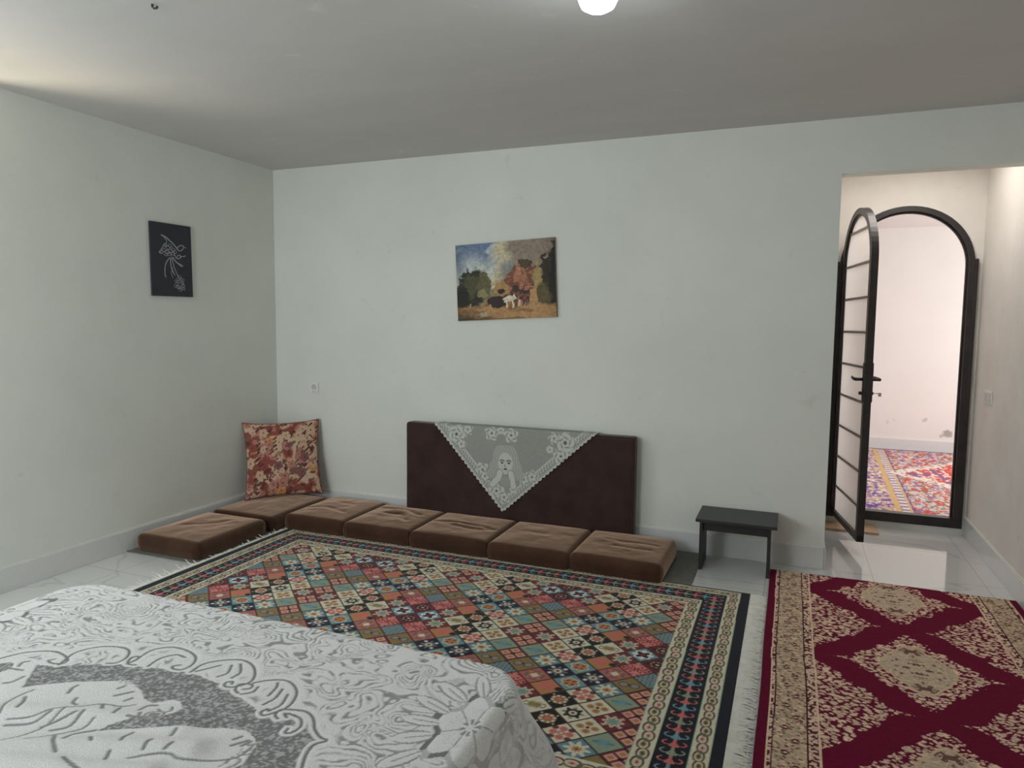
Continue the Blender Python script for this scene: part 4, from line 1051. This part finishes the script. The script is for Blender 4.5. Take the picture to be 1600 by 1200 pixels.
MESHZONE= [(-1.479, 0.926), (-1.547, 1.003), (-1.497, 1.018), (-1.406, 1.069), (-1.361, 1.082), (-1.25, 1.104), (-1.202, 1.112), (-1.096, 1.097), (-1.039, 1.077), (-0.94, 1.041), (-0.905, 1.071), (-0.851, 1.061), (-0.813, 1.031), (-0.776, 1.018), (-0.789, 0.991), (-0.766, 0.936), (-0.738, 0.876), (-0.816, 0.81), (-0.89, 0.857), (-0.865, 0.905), (-0.88, 0.953), (-0.898, 0.973), (-0.934, 0.987), (-0.979, 0.977), (-1.032, 0.95), (-1.162, 0.891), (-1.189, 0.873), (-1.184, 0.895), (-1.16, 0.924), (-1.145, 0.94), (-1.113, 0.949), (-1.104, 0.972), (-1.105, 0.996), (-1.127, 1.013), (-1.15, 1.013), (-1.174, 0.988), (-1.208, 0.994), (-1.238, 1.014), (-1.282, 1.03), (-1.302, 1.033), (-1.407, 0.98), (-1.449, 0.953)]
SCROLLS=[ [(-1.654, 0.99), (-1.632, 1.033), (-1.584, 1.061), (-1.539, 1.059), (-1.507, 1.046), (-1.501, 1.029), (-1.524, 1.022), (-1.544, 1.027), (-1.537, 1.037)],
[(-1.503, 1.022), (-1.524, 1.079), (-1.496, 1.123), (-1.451, 1.138), (-1.418, 1.132), (-1.395, 1.107), (-1.393, 1.081), (-1.411, 1.07)],
[(-1.366, 1.093), (-1.366, 1.113), (-1.379, 1.12), (-1.382, 1.106), (-1.366, 1.086), (-1.345, 1.089)],
[(-1.367, 1.112), (-1.371, 1.158), (-1.34, 1.186), (-1.291, 1.185), (-1.25, 1.169), (-1.229, 1.138), (-1.234, 1.114), (-1.252, 1.109), (-1.264, 1.117), (-1.253, 1.128)],
[(-1.314, 1.095), (-1.32, 1.132), (-1.302, 1.16), (-1.272, 1.159)],
[(-1.207, 1.113), (-1.208, 1.154), (-1.179, 1.186), (-1.141, 1.201), (-1.098, 1.187), (-1.063, 1.152), (-1.056, 1.125), (-1.072, 1.101), (-1.092, 1.096), (-1.101, 1.109), (-1.091, 1.117), (-1.085, 1.108)],
[(-1.199, 1.119), (-1.181, 1.146), (-1.17, 1.163)],
[(-1.137, 1.121), (-1.129, 1.142), (-1.147, 1.173)],
[(-1.105, 1.128), (-1.104, 1.153), (-1.133, 1.185)],
[(-1.046, 1.085), (-1.062, 1.094), (-1.068, 1.115), (-1.045, 1.124), (-1.036, 1.111), (-1.047, 1.101)],
[(-1.037, 1.083), (-1.021, 1.1), (-1.025, 1.121)],
[(-1.046, 1.13), (-1.024, 1.151), (-0.991, 1.165), (-0.959, 1.155), (-0.933, 1.132), (-0.918, 1.101), (-0.916, 1.076), (-0.929, 1.05), (-0.939, 1.039), (-0.951, 1.046), (-0.948, 1.06), (-0.94, 1.056)],
[(-0.98, 1.101), (-0.987, 1.132), (-0.998, 1.15)],
[(-0.966, 1.07), (-0.961, 1.099), (-0.971, 1.133)],
[(-0.94, 1.056), (-0.933, 1.084), (-0.947, 1.121)],
[(-0.905, 1.041), (-0.919, 1.05), (-0.92, 1.069), (-0.894, 1.08), (-0.867, 1.082), (-0.841, 1.068), (-0.817, 1.041), (-0.792, 1.024), (-0.773, 1.019), (-0.786, 1.001), (-0.782, 0.973), (-0.764, 0.937), (-0.737, 0.894)],
[(-0.892, 1.051), (-0.904, 1.061), (-0.887, 1.063), (-0.864, 1.058), (-0.847, 1.037), (-0.849, 1.014), (-0.86, 1.009), (-0.864, 1.021)] ]
STRIPES=[ [(-1.41, 0.838), (-1.441, 0.87), (-1.452, 0.902), (-1.447, 0.931)],
[(-1.399, 0.865), (-1.415, 0.886), (-1.435, 0.904)],
[(-1.38, 0.834), (-1.344, 0.856), (-1.326, 0.888), (-1.287, 0.92), (-1.265, 0.944), (-1.221, 0.952), (-1.203, 0.97)],
[(-1.369, 0.948), (-1.38, 0.966), (-1.38, 0.977)],
[(-1.305, 0.919), (-1.323, 0.925), (-1.334, 0.941)],
[(-1.29, 1.001), (-1.286, 1.014)],
[(-1.236, 0.972), (-1.231, 0.985)],
[(-1.271, 0.978), (-1.251, 1.004)],
[(-1.31, 0.776), (-1.3, 0.815), (-1.294, 0.853), (-1.312, 0.904)],
[(-1.297, 0.843), (-1.284, 0.872), (-1.277, 0.899)],
[(-1.27, 0.843), (-1.251, 0.867), (-1.267, 0.908)],
[(-1.276, 0.799), (-1.245, 0.838), (-1.221, 0.871), (-1.228, 0.9)],
[(-1.367, 0.821), (-1.326, 0.845), (-1.323, 0.88)],
[(-1.242, 0.831), (-1.217, 0.811), (-1.188, 0.795)],
[(-1.211, 0.826), (-1.218, 0.849), (-1.193, 0.876)],
[(-1.174, 0.851), (-1.158, 0.84)],
[(-1.108, 0.861), (-1.119, 0.878), (-1.12, 0.895)],
[(-1.091, 0.816), (-1.103, 0.834)],
[(-1.051, 0.86), (-1.06, 0.877), (-1.06, 0.886)],
[(-1.016, 0.875), (-1.016, 0.892)],
[(-1.044, 0.914), (-1.052, 0.933)],
[(-1.058, 0.834), (-1.035, 0.853), (-1.003, 0.869), (-0.97, 0.87), (-0.923, 0.89), (-0.892, 0.911), (-0.885, 0.934), (-0.887, 0.954)],
[(-0.934, 0.956), (-0.927, 0.968)],
[(-0.906, 0.946), (-0.9, 0.962)],
[(-0.924, 0.939), (-0.907, 0.963)],
[(-1.243, 0.928), (-1.259, 0.941)],
[(-1.206, 0.924), (-1.215, 0.945)],
[(-1.173, 0.928), (-1.152, 0.932), (-1.162, 0.947)],
[(-1.176, 0.956), (-1.176, 0.977), (-1.161, 0.985)],
[(-1.145, 0.974), (-1.124, 0.968), (-1.118, 0.981), (-1.127, 0.992)],
[(-1.161, 0.79), (-1.136, 0.782), (-1.089, 0.773)],
[(-1.534, 0.923), (-1.522, 0.934), (-1.522, 0.958)],
[(-1.578, 0.983), (-1.588, 0.998), (-1.581, 1.008)],
[(-1.587, 0.97), (-1.553, 0.975)] ]
def build_cloth():
    R = 0.09                                # plan radius of the table corner
    ov = 0.30                               # overhang
    step = 0.0028
    xs = np.arange(TX0 - ov, TX1 + ov + step, step); ys = np.arange(TY0 - ov, TY1 + ov + step, step)
    X, Y = np.meshgrid(xs, ys)
    hx_, hy_ = (TX1 - TX0) / 2, (TY1 - TY0) / 2
    qx = np.abs(X - cxm) - (hx_ - R); qy = np.abs(Y - cym) - (hy_ - R)
    ax = np.maximum(qx, 0); ay = np.maximum(qy, 0)
    L_ = np.hypot(ax, ay)
    sd = L_ + np.minimum(np.maximum(qx, qy), 0) - R               # >0 beyond the table edge
    nxv = np.where(L_ > 1e-9, ax / np.maximum(L_, 1e-9), 0) * np.sign(X - cxm); nyv = np.where(L_ > 1e-9, ay / np.maximum(L_, 1e-9), 0) * np.sign(Y - cym)
    d = np.maximum(sd, 0)
    ex, ey = X - nxv * d, Y - nyv * d
    b = 0.022                               # bend radius over the table edge
    ang_ = np.clip(d / b, 0, pi / 2 * 0.93)
    out = b * np.sin(ang_); dn = b * (1 - np.cos(ang_)); rest = np.maximum(d - b * pi / 2 * 0.93, 0)
    peri = np.arctan2(Y - cym, X - cxm)
    corner = (np.minimum(np.abs(nxv), np.abs(nyv)) * 1.414)
    s_ = np.where(np.abs(nyv) > np.abs(nxv), ex, ey)
    fold = 0.035 * np.sin(s_ * 2 * pi / 0.33 + 1.0) * sm(0.02, 0.25, rest) * (1 - corner)
    fan = corner * (0.22 * rest + 0.035 * np.cos(8 * (np.arctan2(nyv, nxv) - pi / 4)) * sm(0.0, 0.2, rest))
    out = out + rest * 0.13 + fold * 0.6 + fan
    dn = dn + rest * 0.97
    lim = TZ - 0.05
    Z = TZ + 0.004 - np.minimum(dn, lim)
    Xp = ex + nxv * out; Yp = ey + nyv * out
    flat = sm(0.0, -0.06, sd)
    # soft ridges where the cloth lies loose
    for pts, w, hh in (([(-1.40, 0.72), (-1.15, 0.84), (-0.98, 0.90)], 0.030, 0.012), ([(-1.45, 0.84), (-1.25, 0.91), (-1.05, 0.955)], 0.03, 0.008), ([(-1.5, 0.66), (-1.2, 0.76), (-1.0, 0.82)], 0.025, 0.010)):
        Z = Z + hh * np.exp(-(segd(X, Y, pts) / w) ** 2) * flat
    Z = Z + 0.0022 * (fbm(X * 9, Y * 9, 3, 2) - .3) * flat
    # ---- woven design: 1 = dense white, 0 = open grey net
    g = fbm(X * 9.0 + 0.5 * fbm(X * 14, Y * 14, 2, 9), Y * 11.0, 3, 11)
    cont = np.abs(((g * 15) % 1.0) - 0.5) * 2
    brk = sm(0.38, 0.50, fbm(X * 55, Y * 55, 2, 21))
    Dn = 0.96 - 0.66 * (1 - sm(0.20, 0.44, cont)) * (0.35 + 0.65 * brk)
    e_in = -sd
    net = inpoly(X, Y, MESHZONE)
    near = (X < -0.9) & (Y < 1.02)
    Dn = np.where(near, 0.95, Dn)
    # keep the ground plain just outside the scrolls
    sc = np.full(X.shape, 9.0)
    for p_ in SCROLLS:
        sc = np.minimum(sc, segd(X, Y, smooth_line(p_)))
    Dn = np.where((sc < 0.03) & ~net, np.maximum(Dn, 0.93 * sm(0.03, 0.012, sc) + Dn * (1 - sm(0.03, 0.012, sc))), Dn)
    netv = 0.12 + 0.40 * sm(0.50, 0.64, fbm(X * 190, Y * 230, 2, 5))
    Dn = np.where(net, netv, Dn)
    Dn = np.where(np.hypot(X + 1.608, (Y - 0.961) * 0.8) < 0.022, netv, Dn)
    wide = 1 - sm(0.010, 0.0125, sc); Dn = Dn * (1 - wide) + 0.97 * wide
    core = 1 - sm(0.0022, 0.0042, sc); Dn = Dn * (1 - core) + 0.12 * core
    for k, p_ in enumerate(STRIPES):
        w_ = 0.0042 if len(p_) < 4 else 0.0030
        m = 1 - sm(w_ * 0.6, w_ * 1.2, segd(X, Y, smooth_line(p_))); Dn = Dn * (1 - m) + 0.22 * m
    r = np.hypot(X + 1.129, Y - 0.951); Dn = np.where((r < 0.011), 0.3, Dn); m = (np.abs(r - 0.017) < 0.0025) & near; Dn = np.where(m, 0.3, Dn)
    # corner flowers (one at each corner of the cloth design)
    def flower(cx, cy, rx, ry, rot, n, seed):
        nonlocal Dn
        a = X - cx; c_ = Y - cy
        u = (a * math.cos(rot) + c_ * math.sin(rot)) / rx; v = (-a * math.sin(rot) + c_ * math.cos(rot)) / ry
        r = np.hypot(u, v); th = np.arctan2(v, u)
        rr = 1 + 0.17 * np.cos(n * th + seed)
        halo = (r < rr * 1.22) & (r >= rr)
        patch = vn(th * 3 + seed, r * 2, 3) > 0.45
        Dn = np.where(halo & patch, 0.12, np.where(halo, 0.62, Dn))
        q = r < rr
        pet = 1.0 - 0.62 * (1 - sm(0.02, 0.09, np.abs(np.cos(n * th / 2 + seed / 2)) * r)) * (r > 0.25) - 0.25 * (1 - sm(0.0, 0.3, np.abs(np.sin(3.5 * n * th)))) * (r > 0.28) * (r < 0.75)
        pet = np.where((r < 0.30) & (np.cos(8 * th) < 0.1), 0.3, pet); pet = np.where(r < 0.12, 0.95, pet)
        Dn = np.where(q, pet, Dn)
    def leaf(p0, p1, w):
        nonlocal Dn
        ax_, ay_ = p0; bx_, by_ = p1; l = math.hypot(bx_ - ax_, by_ - ay_)
        t_ = ((X - ax_) * (bx_ - ax_) + (Y - ay_) * (by_ - ay_)) / l / l; n_ = ((X - ax_) * -(by_ - ay_) + (Y - ay_) * (bx_ - ax_)) / l
        ww = w * np.sqrt(np.clip(4 * t_ * (1 - t_), 0, 1)); q = (t_ > 0) & (t_ < 1)
        Dn = np.where(q & (np.abs(n_) < ww * 1.35), 0.35, Dn); Dn = np.where(q & (np.abs(n_) < ww), 0.97, Dn); Dn = np.where(q & (np.abs(n_) < 0.0018) & (t_ < 0.7), 0.4, Dn)
    for sx in (1, -1):
        for sy in (1, -1):
            fx, fy = cxm + sx * (hx_ - 0.010), cym + sy * (hy_ - 0.235)
            flower(fx, fy, 0.060, 0.100, 0.0, 6, 0.6)
            for (dx0, dy0, dx1, dy1, w) in ((.06, .03, .15, .06, .014), (.06, -.01, .14, -.02, .014), (.055, -.05, .12, -.09, .016), (.05, .08, .13, .13, .015), (.02, .11, .06, .19, .013), (-.03, .10, -.05, .17, .012), (.05, -.10, .10, -.17, .015)):
                leaf((fx - sx * dx0, fy + sy * dy0), (fx - sx * dx1, fy + sy * dy1), w)
            flower(cxm + sx * (hx_ + 0.13), cym + sy * (hy_ - 0.18), 0.06, 0.075, 0.3, 5, 1.0)
            flower(cxm + sx * (hx_ - 0.2), cym + sy * (hy_ + 0.11), 0.075, 0.06, 0.2, 5, 2.0)
    hang = sm(0.03, 0.08, sd)
    hz_ = fbm(X * 16, Y * 16, 3, 31)
    Dn = np.where((sd > 0.05) & (Dn > 0.6), Dn - 0.28 * sm(0.57, 0.62, hz_), Dn)
    Dn = np.where(sd > 0.03, 0.5 + 0.5 * Dn, Dn)
    Dn = Dn + 0.05 * (vn(X * 300, Y * 300, 8) - .5)
    gl_, wl_ = np.array(alb((88, 89, 90), 2.2)), np.array(alb((192, 202, 211), 2.55))
    col = gl_ + (wl_ - gl_) * np.clip(Dn, 0, 1)[..., None]
    Z = Z + 0.0012 * sm(0.3, 0.9, Dn)
    o = grid('lace_tablecloth', np.stack([Xp, Yp, Z], -1), col, mat('white_lace', rough=0.9, spec=0.15, attr='col', var=(0.94, 1.12), vscale=330, bump=0.35, bscale=500))
    md = o.modifiers.new('thickness', 'SOLIDIFY'); md.thickness = 0.0012; md.offset = 1
    tag(o, 'white lace tablecloth with grey net centre draped over the near table', 'tablecloth')
build_cloth()
# ------------------------------------------------------------------ light: daylight through the windows, the bulb, sky, and two added lamps
def area(name, loc, size, power, col, direction):
    l = bpy.data.lights.new(name, 'AREA'); l.shape = 'RECTANGLE'; l.size, l.size_y = size; l.energy = power; l.color = col
    o = bpy.data.objects.new(name, l); COL.objects.link(o); o.location = loc
    o.rotation_euler = Vector(direction).to_track_quat('-Z', 'Y').to_euler()
    o['kind'] = 'helper'
    return o
for a in LIGHTS: area(*a)
w = bpy.data.worlds.new('daylight'); scene.world = w; w.use_nodes = True
bg = w.node_tree.nodes['Background']; bg.inputs['Color'].default_value = (0.80, 0.90, 1.0, 1); bg.inputs['Strength'].default_value = 0.6

# ------------------------------------------------------------------ camera
cd = bpy.data.cameras.new('camera'); cam = bpy.data.objects.new('camera', cd); COL.objects.link(cam)
yaw, pit, rol = 0.381886, 0.0853096, 0.00968696
fwd = Vector((-math.sin(yaw) * math.cos(pit), math.cos(yaw) * math.cos(pit), -math.sin(pit)))
rt = Vector((math.cos(yaw), math.sin(yaw), 0)); up = rt.cross(fwd)
r2 = rt * math.cos(rol) + up * math.sin(rol); u2 = up * math.cos(rol) - rt * math.sin(rol)
cam.matrix_world = Matrix(((r2.x, u2.x, -fwd.x, 0), (r2.y, u2.y, -fwd.y, 0), (r2.z, u2.z, -fwd.z, 1.5), (0, 0, 0, 1)))
cd.sensor_width = 36; cd.lens = 36 * 1088.95 / 1600; cd.clip_start = 0.05
scene.camera = cam
vs = scene.view_settings
vs.view_transform = 'Standard'; vs.look = 'None'; vs.gamma = 1; vs.use_curve_mapping = False; vs.exposure = EXPOSURE
scene.cycles.max_bounces = 8; scene.cycles.diffuse_bounces = 6; scene.cycles.use_denoising = True
